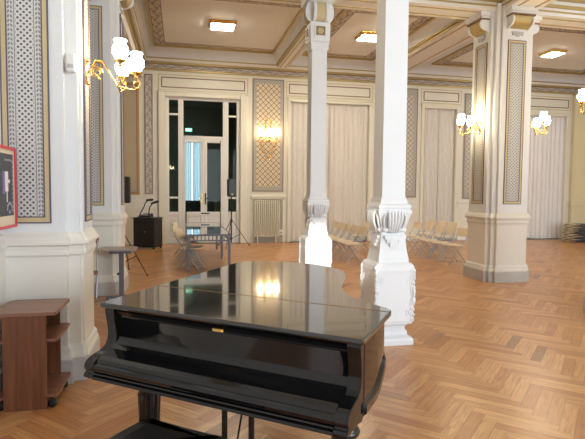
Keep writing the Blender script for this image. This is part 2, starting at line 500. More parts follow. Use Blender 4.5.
# cornice along the far wall : gilt, frieze, gilt
def cornice(name, p0, p1, nrm, z=5.16, field=.13):
    """straight cornice run from p0 to p1 (xy), projecting along nrm"""
    p0 = Vector((*p0,0)); p1 = Vector((*p1,0)); n = Vector((*nrm,0)); d = (p1-p0); L = d.length; d.normalize()
    b = MB()
    for za,zb,pr,mi in ((z,z+.045,.05,1),(z+.045,z+.06,.02,2),(z+.06,z+.06+field,.012,0),(z+.06+field,z+.075+field,.02,2),(z+.075+field,z+.13+field,.07,1),(z+.13+field,z+.20+field,.12,0),(z+.20+field,z+.23+field,.14,1)):
        if (za,zb) == (z+.06,z+.06+field): continue
        A = p0; B = p0+n*pr
        b.extrude([(A.x,A.y,za),(B.x,B.y,za),(B.x,B.y,zb),(A.x,A.y,zb)], (0,0,0), d*L, mi=mi)
    o = struct(b.build(name, [M['beam'], M['gold'], M['brown']]))
    f = MB()
    mid = p0+n*.014+Vector((0,0,z+.06+field/2))
    f.quad_uv(mid, Vector((0,0,1)), d, -field/2, field/2, 0, L)
    f.build('frieze_band', M['frieze'], o)
    return o
cornice('trim_11', (-1.1,WY), (14.3,WY), (0,-1))

# ------------------------------------------------------------------ setting: ceiling
CZ = 5.75
coffers = [(-.70,2.66),(3.655,5.80),(7.9,13.4)]
CY0, CY1 = 11.1, 15.12
b = MB().box(-4.6,14.6,-5.2,WY+.3,CZ+.12,CZ+.3)
struct(b.build('ceiling', M['ceil']))
for i,(a,c) in enumerate(coffers):
    o = struct(MB().box(a,c,CY0,CY1,CZ,CZ+.12).build('ceiling_coffer', M['ceil']))
    # painted border
    w = .28 if i < 2 else .34
    f = MB(); z = CZ-.004
    f.quad_uv((a+w/2,CY0,z),(-1,0,0),(0,1,0),-w/2,w/2,0,CY1-CY0)
    if i: f.quad_uv((c-w/2,CY0,z),(-1,0,0),(0,1,0),-w/2,w/2,0,CY1-CY0)
    f.quad_uv((a+w,CY1-w/2,z),(0,1,0),(1,0,0),-w/2,w/2,0,c-a-(2*w if i else w))
    f.quad_uv((a+w,CY0+w/2,z),(0,1,0),(1,0,0),-w/2,w/2,0,c-a-(2*w if i else w))
    f.build('scroll_border', M['band'], o)
    g = MB(); t = .055
    for q in ((a-t,a,CY0-t,CY1+t),(c,c+t,CY0-t,CY1+t),(a,c,CY0-t,CY0),(a,c,CY1,CY1+t)):
        g.box(q[0],q[1],q[2],q[3],CZ-.05,CZ+.12)
    g.build('gilt_edge', M['gold'], o)

def cove(bld, x0, x1, z0, z1, y0, y1, n=6):
    """concave quarter cove along Y from (x0,z0) low to (x1,z1) high"""
    pts = []
    for k in range(n+1):
        t = k/n*PI/2
        pts.append((x0+(x1-x0)*(1-math.cos(t)), z0+(z1-z0)*math.sin(t)))
    up = [(x1,z1+.14),(x0,z1+.14)]
    loop = [(p[0],0,p[1]) for p in pts] + [(p[0],0,p[1]) for p in up]
    bld.extrude(loop, (0,y0,0), (0,y1,0))
def covex(bld, y0, y1, z0, z1, x0, x1, n=6):
    pts = []
    for k in range(n+1):
        t = k/n*PI/2
        pts.append((0, y0+(y1-y0)*(1-math.cos(t)), z0+(z1-z0)*math.sin(t)))
    loop = pts + [(0,y1,z1+.14),(0,y0,z1+.14)]
    bld.extrude(loop, (x0,0,0), (x1,0,0))
RB = 9.05   # rear face of the cross beam
b = MB()
cove(b, -1.08, -.755, 5.5, CZ, RB, WY)
cove(b, 2.93, 2.715, 5.5, CZ, RB, WY); cove(b, 3.24, 3.60, 5.5, CZ, RB, WY)
cove(b, 6.22, 5.855, 5.5, CZ, RB, WY); cove(b, 7.10, 7.845, 5.5, CZ, RB, WY)
cove(b, 14.3, 13.455, 5.5, CZ, RB, WY)
covex(b, WY-.12, CY1+.055, 5.53, CZ, -1.08, 14.3)
covex(b, RB, CY0-.055, 5.3, CZ, -1.08, 14.3)
struct(b.build('ceiling_cove', M['cove']))

def ybeam(name, x0, x1, z0, y0, y1, edges=True, ztop=CZ+.12):
    b = MB().box(x0,x1,y0,y1,z0,ztop)
    o = struct(b.build(name, M['beam']))
    if edges:
        g = MB(); t = .035
        for x,sg in ((x0,-1),(x1,1)):
            g.box(min(x,x+sg*.03),max(x,x+sg*.03),y0,y1,z0+.015,z0+.05)
            g.box(min(x,x+sg*.06),max(x,x+sg*.06),y0,y1,z0+.075,z0+.13)
        w = x1-x0
        g.box(x0+w*.14,x0+w*.14+.03,y0+.1,y1-.1,z0-.012,z0).box(x1-w*.14-.03,x1-w*.14,y0+.1,y1-.1,z0-.012,z0)
        g.build('gilt_line', M['gold'], o)
    return o
ybeam('trim_20', 2.95, 3.22, 5.45, RB, WY-.02)
ybeam('trim_21', 6.22, 7.06, 5.45, RB, WY-.02)
# beam over the left arcade
o = ybeam('trim_22', -1.62, -1.10, 4.92, 4.4, WY-.02, False)
cornice('trim_23', (-1.10,RB), (-1.10,WY-.02), (1,0))
# great cross beam on the second row of supports
XB0, XB1, XZ = 8.28, 8.86, 4.88
b = MB().box(-1.6,14.3,XB0,XB1,XZ,CZ+.12).box(-1.1,14.3,XB1,RB,5.05,CZ+.12)
o = struct(b.build('trim_24', M['beam']))
g = MB()
g.box(-1.1,14.3,XB0-.02,XB0,XZ+.06,XZ+.085).box(-1.1,14.3,XB0-.05,XB0,XZ+.14,XZ+.19).box(-1.1,14.3,XB0-.12,XB0,XZ+.27,XZ+.33)
g.box(-1.1,14.3,XB0+.12,XB0+.145,XZ-.012,XZ).box(-1.1,14.3,XB1-.145,XB1-.12,XZ-.012,XZ)
g.box(-1.1,14.3,XB1,XB1+.02,XZ+.02,XZ+.06).box(-1.1,14.3,XB1,XB1+.03,XZ+.10,XZ+.14)
g.build('gilt_line', M['gold'], o)
# beam from the big pier towards the camera and the first row cross beam
b = MB().box(5.6,6.2,-5,XB0,XZ,CZ+.12)
o = struct(b.build('trim_25', M['beam']))
g = MB()
g.box(5.58,5.6,-5,XB0,XZ+.06,XZ+.085).box(5.55,5.6,-5,XB0,XZ+.14,XZ+.19).box(6.2,6.25,-5,XB0,XZ+.14,XZ+.19)
g.box(5.72,5.745,-5,XB0,XZ-.012,XZ).box(6.055,6.08,-5,XB0,XZ-.012,XZ)
g.build('gilt_line', M['gold'], o)
b = MB().box(-1.6,5.6,4.70,5.20,XZ,CZ+.12)
struct(b.build('trim_26', M['beam']))

# ------------------------------------------------------------------ wall pilasters (far wall)
def wall_panel(name, label, x0, x1, z0, z1, m, edge=M['goldband'], y=WY, frame=.05, d=.03):
    o = struct(MB().bbox(x0,x1,y-d,y,z0,z1,.008).build(name, edge))
    cx = (x0+x1)/2; cz = (z0+z1)/2; hw = (x1-x0)/2-frame; hh = (z1-z0)/2-frame
    f = MB(); f.quad_uv((cx,y-d-.004,cz),(1,0,0),(0,0,1),-hw,hw,-hh,hh)
    f.build('ornament_field', m, o)
    g = MB(); g_y = y-d-.002
    outline(g, x0+frame*.7, x1-frame*.7, z0+frame*.7, z1-frame*.7, g_y, .02, .012)
    g.build('border_line', M['brown'], o)
    return o
wall_panel('trim_30', '', -1.78, -1.19, 1.48, 4.78, M['panelfield'], mat('orange gilt frame', (.50,.30,.13), .5, .1), frame=.09)
wall_panel('trim_31', '', -1.05, -.80, 1.50, 5.05, M['strip'], M['niche'], frame=.03)
wall_panel('trim_32', '', 2.17, 3.17, 1.60, 5.10, M['lat'], M['niche'], frame=.03)
wall_panel('trim_33', '', 6.70, 7.70, 1.45, 5.06, M['latg'], M['niche'], frame=.03)
wall_panel('trim_34', '', 9.40, 10.30, 1.42, 5.0, M['latg'], M['niche'], frame=.03)
# right-hand end pilaster
b = MB().bbox(13.66,14.3,WY-.16,WY,.0,5.14,.02).bbox(13.62,14.3,WY-.2,WY,0,.18,.01).bbox(13.62,14.3,WY-.2,WY,1.2,1.34,.02)
b.box(13.74,13.78,WY-.172,WY-.16,1.45,4.9).box(14.05,14.09,WY-.172,WY-.16,1.45,4.9)
struct(b.build('trim_35', mat('pilaster paint with yellow light', (.72,.63,.40), .5)))  # yellow light falling on the pilaster is put into its colour

# radiator niche below the lattice panel
b = MB()
b.box(2.14,2.22,WY-.05,WY,0,1.40).box(3.14,3.22,WY-.05,WY,0,1.40)
b.bbox(2.12,3.24,WY-.11,WY,1.40,1.50,.015).bbox(2.14,3.22,WY-.07,WY,1.36,1.40,.01)
o = struct(b.build('trim_36', M['cream']))
MB().box(2.22,3.14,WY-.012,WY,0,1.36).build('niche_back', M['niche'], o)
MB().box(2.22,3.14,WY-.04,WY-.012,0,.13).build('niche_base', M['niche'], o)

rad = thing('radiator', 'cream ribbed radiator in the niche below the lattice wall panel', 'radiator', (2.62,WY-.14,.14))
n = 13; wd = .84
b = MB()
for k in range(n):
    x = -.375 + k*.75/(n-1)
    s = MB().bbox(x-.019,x+.019,-.06,.06,.05,1.20,.012)
    s.build('section', M['radiator'], rad)
split_build(MB().tube([(-.37,0,.10),(.37,0,.10)],.018).tube([(-.37,0,1.12),(.37,0,1.12)],.018), 'header_pipe', M['radiator'], rad)
MB().tube([(-.37,0,.10),(-.415,0,.10),(-.415,0,-.14)],.012).build('feed_pipe', M['niche'], rad)
split_build(MB().box(-.30,-.27,-.04,.04,-.14,.06).box(.27,.30,-.04,.04,-.14,.06), 'foot', M['radiator'], rad)
s = thing('wall_socket', 'small white socket box beside the radiator', 'socket', (3.09,WY-.04,.24))
MB().bbox(-.055,.055,-.03,.02,0,.17,.012).build('cover', M['plastic'], s)
MB().box(-.035,.035,-.036,-.03,.05,.10).build('socket_face', M['niche'], s)

# ------------------------------------------------------------------ the glazed door
door = thing('door_1', '', 'door'); 
for k in ('label','category'): del door[k]
struct(door)
YD = WY+.10
dw = M['doorwhite']
b = MB()
def fr(x0,x1,z0,z1,y0=WY+.05,y1=WY+.14): b.bbox(x0,x1,y0,y1,z0,z1,.012)
# frame members (x: sidelights outside, two leaves inside)
S0,S1,S2,S3 = -.44,.17,1.24,1.79
L0,L1 = .22,1.20
fr(DX0,DX0+.10,0,DZ); fr(DX1-.10,DX1,0,DZ); fr(DX0+.1,DX1-.1,4.34,DZ)
fr(-.075,.085,0,4.34); fr(1.265,1.44,0,4.34)
fr(.085,1.265,3.17,3.28)
for x0,x1 in ((DX0+.1,-.075),(1.44,DX1-.1)):
    fr(x0,x1,3.88,3.94); fr(x0,x1,1.37,1.43); fr(x0,x1,.86,.97); fr(x0,x1,0,.16)
b.build('door_frame', dw, door)
pb = MB()
for x0,x1 in ((DX0+.1,-.075),(1.44,DX1-.1)):
    pb.bbox(x0,x1,WY+.08,WY+.12,.16,.86,.01); pb.bbox(x0+.05,x1-.05,WY+.06,WY+.08,.23,.79,.015)
pb.build('side_panel', dw, door)
gl = MB()
for x0,x1 in ((DX0+.1,-.075),(1.44,DX1-.1)):
    for z0,z1 in ((.97,1.37),(1.43,3.88),(3.94,4.34)): gl.box(x0,x1,YD,YD+.008,z0,z1)
gl.box(.085,1.265,YD,YD+.008,3.28,4.34)
gl.build('glass_pane', M['glass'], door)
for i,(x0,x1) in enumerate(((.085,.688),(.692,1.265))):
    b = MB()
    sa,sb = (.05,.095) if i == 0 else (.095,.06)
    b.bbox(x0,x0+sa,WY+.03,WY+.12,.02,3.17,.01).bbox(x1-sb,x1,WY+.03,WY+.12,.02,3.17,.01)
    b.bbox(x0+.085,x1-.085,WY+.03,WY+.12,3.08,3.17,.01).bbox(x0+.085,x1-.085,WY+.03,WY+.12,.84,.97,.01).bbox(x0+.085,x1-.085,WY+.03,WY+.12,.02,.16,.01)
    b.bbox(x0+.085,x1-.085,WY+.07,WY+.11,.16,.84,.005).bbox(x0+.13,x1-.13,WY+.055,WY+.07,.22,.78,.012)
    lf = b.build('door_leaf', dw, door)
    MB().box(x0+sa,x1-sb,YD,YD+.008,.97,3.08).build('leaf_pane', M['glass'], lf)
    hx = x1-.05 if i == 0 else x0+.05
    MB().bbox(hx-.02,hx+.02,WY+.02,WY+.03,1.20,1.55,.005).tube([(hx,WY+.03,1.38),(hx,WY-.03,1.38),(hx+(.10 if i else -.10),WY-.03,1.38)],.011).build('door_handle', M['brass'] if not i else M['blackmetal'], lf)
MB().box(.60,.86,WY+.015,WY+.03,.905,.94).build('kick_plate', M['blackmetal'], door)
# lobby seen through the glass
b = MB()
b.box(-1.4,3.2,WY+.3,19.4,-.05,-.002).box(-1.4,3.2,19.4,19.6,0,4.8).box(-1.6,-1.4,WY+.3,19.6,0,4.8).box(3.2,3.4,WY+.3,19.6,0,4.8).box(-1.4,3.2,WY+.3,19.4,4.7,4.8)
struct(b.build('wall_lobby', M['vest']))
b = MB().box(.08,.80,19.36,19.4,.95,3.6)
o = struct(b.build('window_4', M['lobbyglass']))
MB().box(.04,.10,19.33,19.40,.9,3.66).box(.78,.84,19.33,19.40,.9,3.66).box(.1,.78,19.33,19.40,3.58,3.66).box(.1,.78,19.33,19.40,.9,.98).box(.43,.46,19.33,19.40,.98,3.58).build('window_frame', M['vest'], o)
def curtain_mesh(x0, x1, z0, z1, y, amp, nf, seed, nz=6, flare=0):
    r = random.Random(seed); n = nf*8; b = MB(); vs = []
    ph = [r.uniform(-.5,.5) for _ in range(nf+2)]
    am = [r.uniform(.6,1.25) for _ in range(nf+2)]
    for side in (0,1):
        for j in range(nz+1):
            t = j/nz; z = z1+(z0-z1)*t
            for i in range(n+1):
                u = i/n; k = min(int(u*nf), nf-1); w = u*nf
                a0 = am[k]+(am[k+1]-am[k])*(w-k)
                x = x0+(x1-x0)*u + .25*(x1-x0)/nf*math.sin(2*PI*w*.5+ph[k]*t*.4)*t*.3
                yy = y + amp*a0*math.sin(2*PI*w+.6*math.sin(w*1.7)+.5*t*ph[k])*(.75+.35*t) + side*.012
                vs.append((x,yy,z))
    m_ = (n+1)*(nz+1); fs = []
    for side in (0,1):
        for j in range(nz):
            for i in range(n):
                q = (side*m_+j*(n+1)+i, side*m_+j*(n+1)+i+1, side*m_+(j+1)*(n+1)+i+1, side*m_+(j+1)*(n+1)+i)
                fs.append(q if side == 0 else q[::-1])
    return b.add(vs, fs, True)
o = curtain_mesh(.05,.40,.9,3.66,19.25,.02,4,3).build('lobby_curtain', M['sheer'])
tag(o, 'narrow blue-white sheer curtain at left in the bright lobby window behind the glass door', 'curtain')
o = curtain_mesh(.46,.82,.9,3.66,19.25,.02,4,4).build('lobby_curtain', M['sheer'])
tag(o, 'narrow blue-white sheer curtain at right in the bright lobby window behind the glass door', 'curtain')

lc = thing('lobby_cabinet', 'dark low cabinet standing in the lobby behind the glass door', 'cabinet', (.55,18.7,0))
MB().bbox(-.62,.62,-.2,.2,.06,1.22,.01).build('body', M['blackmetal'], lc)
MB().bbox(-.65,.65,-.23,.23,1.22,1.26,.008).build('top', M['black'], lc)
for x in (-.6,.02): MB().box(x,x+.58,-.21,-.2,.1,1.18).build('door', M['black'], lc)
MB().box(-.6,.6,-.18,.18,0,.06).build('base', M['black'], lc)

# exit sign hanging in the door's transom light
ex = thing('exit_sign', 'small lit green exit sign with a running figure in the pane above the glass door', 'sign', (.24,WY+.02,3.40))
MB().bbox(-.10,.10,-.02,.02,0,.10,.005).build('sign_face', M['green'], ex)
b = MB(); y = -.024
b.box(-.085,-.045,y-.002,y,.015,.085)
b.ball((.0,y,.080),.009,1,.3,1)
b.tube([(.0,y,.068),(-.006,y,.042)],.007,6).tube([(-.006,y,.042),(.018,y,.030),(.014,y,.014)],.005,6).tube([(-.006,y,.042),(-.012,y,.026),(-.03,y,.020)],.005,6).tube([(0,y,.066),(.018,y,.055)],.004,6).tube([(0,y,.066),(-.018,y,.058)],.004,6)
b.build('running_figure', M['exitwhite'], ex)
MB().extrude([(.075,y,.05),(.05,y,.068),(.05,y,.032)], (0,-.002,0), (0,0,0)).build('arrow', M['exitwhite'], ex)

# ------------------------------------------------------------------ windows behind curtains
for i,(a,c,z) in enumerate(WIN):
    b = MB(); t = .07; y0,y1 = WY+.16,WY+.24
    b.box(a,a+t,y0,y1,0,z).box(c-t,c,y0,y1,0,z).box(a,c,y0,y1,z-t,z).box(a,c,y0,y1,0,.1).box((a+c)/2-.05,(a+c)/2+.05,y0,y1,0,z).box(a,c,y0,y1,3.2,3.28)
    o = struct(b.build('window_%d' % (1+i), M['doorwhite']))
    MB().box(a,c,WY+.19,WY+.20,0,z).build('window_pane', M['black'], o)
    MB().tube([(a+.01,WY+.06,z-.03),(c-.01,WY+.06,z-.03)],.014).build('curtain_rail', M['cream'], o)
cl = [('pale full-length curtain, left half of the window nearest the glass door','pale full-length curtain, right half of the window nearest the glass door'),
      ('pale full-length curtain, left half of the window behind the chair rows','pale full-length curtain, right half of the window behind the chair rows'),
      ('whiter full-length curtain, left half of the far-right window','whiter full-length curtain, right half of the far-right window')]
for i,(a,c,z) in enumerate(WIN):
    mid = (a+c)/2
    for k,(p,q) in enumerate(((a+.01,mid-.005),(mid+.005,c-.01))):
        nf = max(5, int((q-p)/.16))
        o = curtain_mesh(p,q,.04,z+.05,WY+.06,.03,nf,11+i*2+k).build('curtain', M['curtainc'] if i == 2 else M['curtain'])
        tag(o, cl[i][k], 'curtain', 'curtains along the far wall')

# ------------------------------------------------------------------ square piers
def cross_poly(h, a, w):
    """cross plan: h = reach of front/right/back/left faces, a = core half sizes, w = face half widths"""
    F_,R_,B_,L_ = h; ax,ay = a; wx,wy = w
    return [(-wx,-F_),(wx,-F_),(wx,-ay),(ax,-ay),(ax,-wy),(R_,-wy),(R_,wy),(ax,wy),(ax,ay),(wx,ay),
            (wx,B_),(-wx,B_),(-wx,ay),(-ax,ay),(-ax,wy),(-L_,wy),(-L_,-wy),(-ax,-wy),(-ax,-ay),(-wx,-ay)]
def face_frame(k):
    """outward normal and rightwards axis of face k (0 front -Y,1 right +X,2 back +Y,3 left -X)"""
    return [((0,-1),(1,0)),((1,0),(0,1)),((0,1),(-1,0)),((-1,0),(0,-1))][k]
def make_pier(label, cx, cy, h=(.44,)*4, a=(.375,)*2, w=(.295,)*2, top=5.0, consoles=True, faces=(0,1,2,3), panel=(1.38,4.35), orn='pat'):
    t = thing('pier', label, 'pillar', (cx,cy,0))
    P = cross_poly(h,a,w)
    MB().sweep(P, [(.012,0),(.05,0),(.05,.19),(.045,.2),(0,.2)]).build('plinth', M['greyplinth'], t)
    MB().sweep(P, [(0,.2),(.04,.2),(.04,.22),(.03,.25),(.028,.28),(.012,.31),(.006,.31),(.006,1.05),(0,1.05)]).build('dado', M['ivory'], t)
    MB().sweep(P, [(0,1.04),(.014,1.04),(.016,1.06),(.03,1.08),(.03,1.11),(.024,1.115),(.03,1.15),(.052,1.165),(.052,1.185),(.04,1.20),(.03,1.225),(.012,1.25),(.010,1.265),(0,1.265)]).build('dado_cap', M['ivory'], t)
    MB().sweep(P, [(0,1.26),(0,top)]).build('shaft', M['plaster'], t)
    for k in faces:
        n,r = face_frame(k); n3 = Vector((*n,0)); r3 = Vector((*r,0)); c = n3*h[k]; sw = w[k%2]/.295
        z0,z1 = panel
        def bb(mb, u0,u1,d0,d1,za,zb):
            u0 *= sw; u1 *= sw
            loop = [c+r3*u0+n3*d0, c+r3*u1+n3*d0, c+r3*u1+n3*d1, c+r3*u0+n3*d1]
            mb.extrude([(p.x,p.y,za) for p in loop], (0,0,0), (0,0,zb-za))
        def frame_(mb, hw, za, zb, tt, d):
            bb(mb,-hw,-hw+tt,0,d,za,zb); bb(mb,hw-tt,hw,0,d,za,zb); bb(mb,-hw+tt,hw-tt,0,d,za,za+tt); bb(mb,-hw+tt,hw-tt,0,d,zb-tt,zb)
        g = MB(); frame_(g,.180,z0+.008,z1-.008,.045,.012); pf = g.build('panel_frame', M['goldband'], t)
        g = MB(); frame_(g,.186,z0,z1,.010,.016); frame_(g,.140,z0+.048,z1-.048,.009,.014); g.build('frame_line', M['violet'], pf)
        f = MB(); zc = (z0+z1)/2; f.quad_uv(c+n3*.006+Vector((0,0,zc)), r3, (0,0,1), -.135*sw,.135*sw,-(z1-z0)/2+.05,(z1-z0)/2-.05)
        f.build('ornament_panel', M[orn], t)
        if consoles:
            s = MB()   # slab and dentils
            bb(s,-.27,.27,0,.20,4.80,4.88)
            bb(s,-.25,.25,0,.17,4.765,4.80)
            cs = s.build('console', M['plaster'], t)
            dn = MB()
            for q in range(9): bb(dn,-.235+q*.055,-.235+q*.055+.028,0,.185,4.735,4.768)
            dn.build('dentil', M['brown'], cs)
            cu = MB(); pts = []
            for q in range(9):
                an = q/8*PI/2
                pts.append((.155*math.sin(PI/2-an)**.8 if an < PI/2 else 0, 4.735-.185*math.sin(an)))
            pts += [(0,4.735)]
            loop = [c+n3*d+Vector((0,0,z)) for d,z in pts]
            cu.extrude(loop, r3*-.19*sw, r3*.19*sw)
            cu.build('gilt_cushion', M['gold'], cs)
            sc = MB()
            for u in (-.22,.19):
                lp = []
                for q in range(14):
                    an = q/13*PI*1.25
                    lp.append((.10+.085*math.cos(an-.2), 4.655+.085*math.sin(an-.2)-.02))
                lp2 = [(0,4.735),(0,4.53),(.05,4.55),(.10,4.565),(.16,4.60),(.185,4.65),(.18,4.70),(.15,4.735)]
                sc.extrude([c+n3*d+Vector((0,0,z)) for d,z in lp2], r3*u*sw, r3*(u+.035)*sw)
            split_build(sc, 'scroll_side', M['plaster'], cs)
            dr = MB()
            bb(dr,-.12,.12,0,.02,4.475,4.50); bb(dr,-.085,.085,0,.024,4.445,4.475); bb(dr,-.04,.04,0,.022,4.415,4.445)
            for q in (-.10,.085): bb(dr,q,q+.02,0,.022,4.43,4.475)
            dr.build('drop_ornament', M['greyplinth'], cs)
    return t
pierA = make_pier('white square pier at left edge of the photo, ornament panel beside the red framed poster', -1.22, 4.86, (.35,.40,.35,.40), (.38,.285), (.285,.235), panel=(1.34,4.35))
pierB = make_pier('white square pier behind the grey pedestal table at left, half hidden by the nearer pier', -1.325, 8.62, (.44,.405,.44,.44), (.362,.375))
pierC = make_pier('white square pier right of the folding chair rows with wall lamps on two sides', 5.872, 8.595, (.425,)*4, (.365,)*2, (.287,)*2, panel=(1.425,4.35), orn='patc')
pierD = make_pier('white square pier at right edge of the photo, only its plinth corner in view', 5.90, 5.55)

# ------------------------------------------------------------------ slim carved columns
def sq(h): return [(-h,-h),(h,-h),(h,h),(-h,h)]
def rsq(h, r, n=4):
    P = []
    for cx,cy,a0 in ((h-r,-h+r,-PI/2),(h-r,h-r,0),(-h+r,h-r,PI/2),(-h+r,-h+r,PI)):
        for k in range(n+1):
            a = a0+k/n*PI/2; P.append((cx+r*math.cos(a), cy+r*math.sin(a)))
    return P
def make_column(label, cx, cy, top=4.9):
    t = thing('carved_column', label, 'column', (cx,cy,0)); W = M['white']
    MB().sweep(sq(.20), [(-.02,0),(.02,0),(.02,.05),(.012,.07),(-.01,.085),(-.03,.10),(-.036,.14),(-.05,.155),(-.05,.19),(-.03,.21),(-.05,.23)]).build('plinth', mat('column plinth grey', (.70,.71,.73), .5), t)
    MB().sweep(sq(.205), [(-.05,.21),(0,.225),(.008,.26),(.010,.5),(.012,.75),(.014,.80),(.006,.845),(-.012,.87),(-.045,.885),(-.06,.885)]).build('pedestal', W, t)
    MB().sweep(sq(.14), [(.03,.87),(.026,.93),(.012,1.0),(.006,1.06),(-.006,1.15),(-.012,1.22),(-.006,1.26),(.012,1.32),(.040,1.385),(.048,1.405),(.048,1.43),(.034,1.435),(.034,1.445),(.042,1.46),(.040,1.485),(.016,1.50),(.010,1.52),(.010,1.535),(-.002,1.56),(-.006,1.58)]).build('neck', W, t)
    MB().sweep(sq(.130), [(0,1.55),(-.004,3.97)]).build('shaft', M['white'], t)
    # carving on the four faces
    for k in range(4):
        R = Matrix.Rotation(k*PI/2, 4, 'Z')
        b = MB()
        # fluted shell bracket
        for q in range(5):
            x = -.062+q*.031
            b.tube([(x*1.15,-.190,1.42),(x*1.15,-.198,1.37),(x*1.05,-.192,1.31),(x*.9,-.168,1.25),(x*.8,-.150,1.19)], [.016,.017,.016,.013,.008], 6)
        b.box(-.095,.095,-.198,-.15,1.40,1.432)
        # scroll ends
        for sx in (-1,1):
            b.lathe([(.018,-.034),(.023,-.03),(.023,.03),(.018,.034)], (sx*.088,-.140,1.222), 10, axis='x')
            b.tube([(sx*.10,-.180,1.40),(sx*.125,-.176,1.36),(sx*.118,-.160,1.29),(sx*.10,-.145,1.24)],[.010,.014,.012,.008],6)
        # stepped drop
        b.box(-.105,.105,-.166,-.12,1.125,1.165).box(-.080,-.050,-.170,-.12,1.085,1.125).box(.050,.080,-.170,-.12,1.085,1.125).box(-.046,.046,-.172,-.12,1.045,1.125)
        b.xf(R).build('scroll_carving', W, t)
        b = MB(); r = random.Random(31+k)
        z = .27
        while z < .84:      # rocaille on the corner edge
            rr = r.uniform(.016,.028)
            b.ball((.214,-.214,z), rr, r.uniform(.6,1.0), r.uniform(.6,1.0), r.uniform(1.0,1.7), 8, 5)
            b.tube([(.205-r.uniform(.0,.01),-.218,z-.02),(.19-r.uniform(0,.02),-.220,z),(.185,-.219,z+.025)],.006,5)
            b.tube([(.219,-.205,z-.02),(.221,-.19+r.uniform(-.02,0),z),(.219,-.185,z+.02)],.006,5)
            z += r.uniform(.03,.06)
        for sx in (-1,1):   # small incised bracket marks
            for zz in (.31,.66):
                b.box(sx*.135-.004,sx*.135+.004,-.221,-.21,zz,zz+.07); b.box(sx*.162-.004,sx*.162+.004,-.221,-.21,zz,zz+.07)
                b.box(min(sx*.135,sx*.162),max(sx*.135,sx*.162),-.220,-.21,zz+(.0 if zz<.5 else .032),zz+(.008 if zz<.5 else .040))
        b.xf(R).build('corner_carving', W, t)
    # capital
    MB().sweep(sq(.13), [(-.01,3.93),(.012,3.93),(.018,3.97),(.012,3.985),(.02,4.02),(.035,4.05),(.020,4.07),(.032,4.08),(.036,4.36),(.02,4.38),(-.01,4.38)]).build('capital', M['plaster'], t)
    for k in range(4):
        R = Matrix.Rotation(k*PI/2, 4, 'Z')
        b = MB(); y = -.168
        outline(b,-.10,.10,4.13,4.32,y+.004,.022,.018)
        rf = b.xf(R).build('rosette_frame', M['plaster'], t)
        b = MB().box(-.078,.078,y-.006,y+.004,4.152,4.298,mi=1)
        for an in range(6):
            b.ball((.035*math.cos(an*PI/3),y-.010,4.225+.035*math.sin(an*PI/3)),.022,1,.5,1,8,5)
        b.ball((0,y-.014,4.225),.02,1,.6,1,8,5)
        b.xf(R).build('rosette', [M['goldband'], M['olive']], rf)
        b = MB()
        pts = [(-.135,4.38)] + [(-.135-.085*math.sin(q/8*PI*.85), 4.38+.30*(1-math.cos(q/8*PI*.85))/1.9) for q in range(9)] + [(-.135,4.68)]
        b.extrude([(0,a,z) for a,z in pts], (-.075,0,0), (.075,0,0))
        b.xf(R).build('gilt_cushion', M['goldband'], t)
        b = MB()
        for x0 in (-.125,.078):
            b.extrude([(0,a-.018 if a < -.14 else a,z) for a,z in pts], (x0,0,0), (x0+.047,0,0))
        split_build(b.xf(R), 'scroll_side', M['plaster'], t)
    MB().sweep(sq(.17), [(-.04,4.37),(-.03,4.66),(.0,4.68),(.06,4.70),(.07,4.74),(.08,top),(-.02,top)]).build('abacus', M['plaster'], t)
    return t
colA = make_column('slim white carved column with gilded capital, farther one, lit at its base', 2.22, 8.28, 4.87)
colB = make_column('slim white carved column nearest the piano, carved base fully in view', 2.20, 5.16, 4.87)

# ------------------------------------------------------------------ wall lamps
def globe_profile():
    return [(.022,0),(.045,.012),(.068,.045),(.074,.075),(.066,.105),(.050,.125),(.048,.140),(.060,.160),(.052,.166)]
def make_sconce(label, loc, rz, lamps=((.31,-.14,.06),(.43,.03,0),(.30,.15,-.02)), group='brass branch lamps on the piers'):
    """local +X points out of the wall"""
    t = thing('wall_lamp', label, 'lamp', loc, rz, group)
    b = MB().lathe([(.03,0),(.045,.008),(.04,.016),(.018,.022)], (0,0,0), 14, axis='x')
    b.v = [(x,y*.8,z*2.2) for x,y,z in b.v]
    b.ball((.02,0,.10),.02).ball((.02,0,-.10),.02)
    b.build('back_plate', M['brass'], t)
    b = MB()
    b.tube([(.02,0,0),(.06,0,.01),(.10,0,-.03),(.12,0,-.06)],.009)
    # scroll near the wall
    pts = [(.09+.055*math.cos(a)*(1-a/16), 0, .0+.055*math.sin(a)*(1-a/16)) for a in [k*PI/6 for k in range(0,19)]]
    b.tube(pts,.007)
    b.build('stem', M['brass'], t)
    for i,(r,y,dz) in enumerate(lamps):
        b = MB()
        b.tube([(.05,0,.03),(.09,y*.1,.10),(.15,y*.25,.09),(.22,y*.5,-.03),(.27,y*.75,-.11),(r-.03,y*.97,-.135),(r+.02,y,-.11),(r+.03,y,-.06),(r,y,-.015+dz)],.008)
        pts = [(r+.028*math.cos(a), y, -.085+.028*math.sin(a)) for a in [k*PI/6 for k in range(0,13)]]
        b.tube(pts,.005,6)
        ar = b.build('arm', M['brass'], t)
        MB().lathe([(.012,-.03),(.02,-.02),(.014,-.005),(.046,.012),(.050,.026),(.042,.03)], (r,y,dz), 14).build('holder', M['brass'], ar)
        MB().lathe([(q*.93,z_*1.02) for q,z_ in globe_profile()], (r,y,.030+dz), 16).build('glass_shade', M['globe'], ar)
    return t
s1 = make_sconce('brass branch lamp with lit glass shades on the leftmost pier', (-.815,4.80,2.65), 0)
def lamp_copy(loc, rz, label): return dup(s1, loc, rz, label, 'brass branch lamps on the piers')
lamp_copy((5.445,8.56,2.83), PI, 'brass branch lamp on the left face of the pier right of the chairs')
lamp_copy((6.30,8.50,2.87), -.3, 'brass branch lamp on the right side of the pier right of the chairs, partly hidden')
lamp_copy((5.76,5.99,2.93), PI/2, 'brass branch lamp at the right edge of the photo, cut off by the frame')

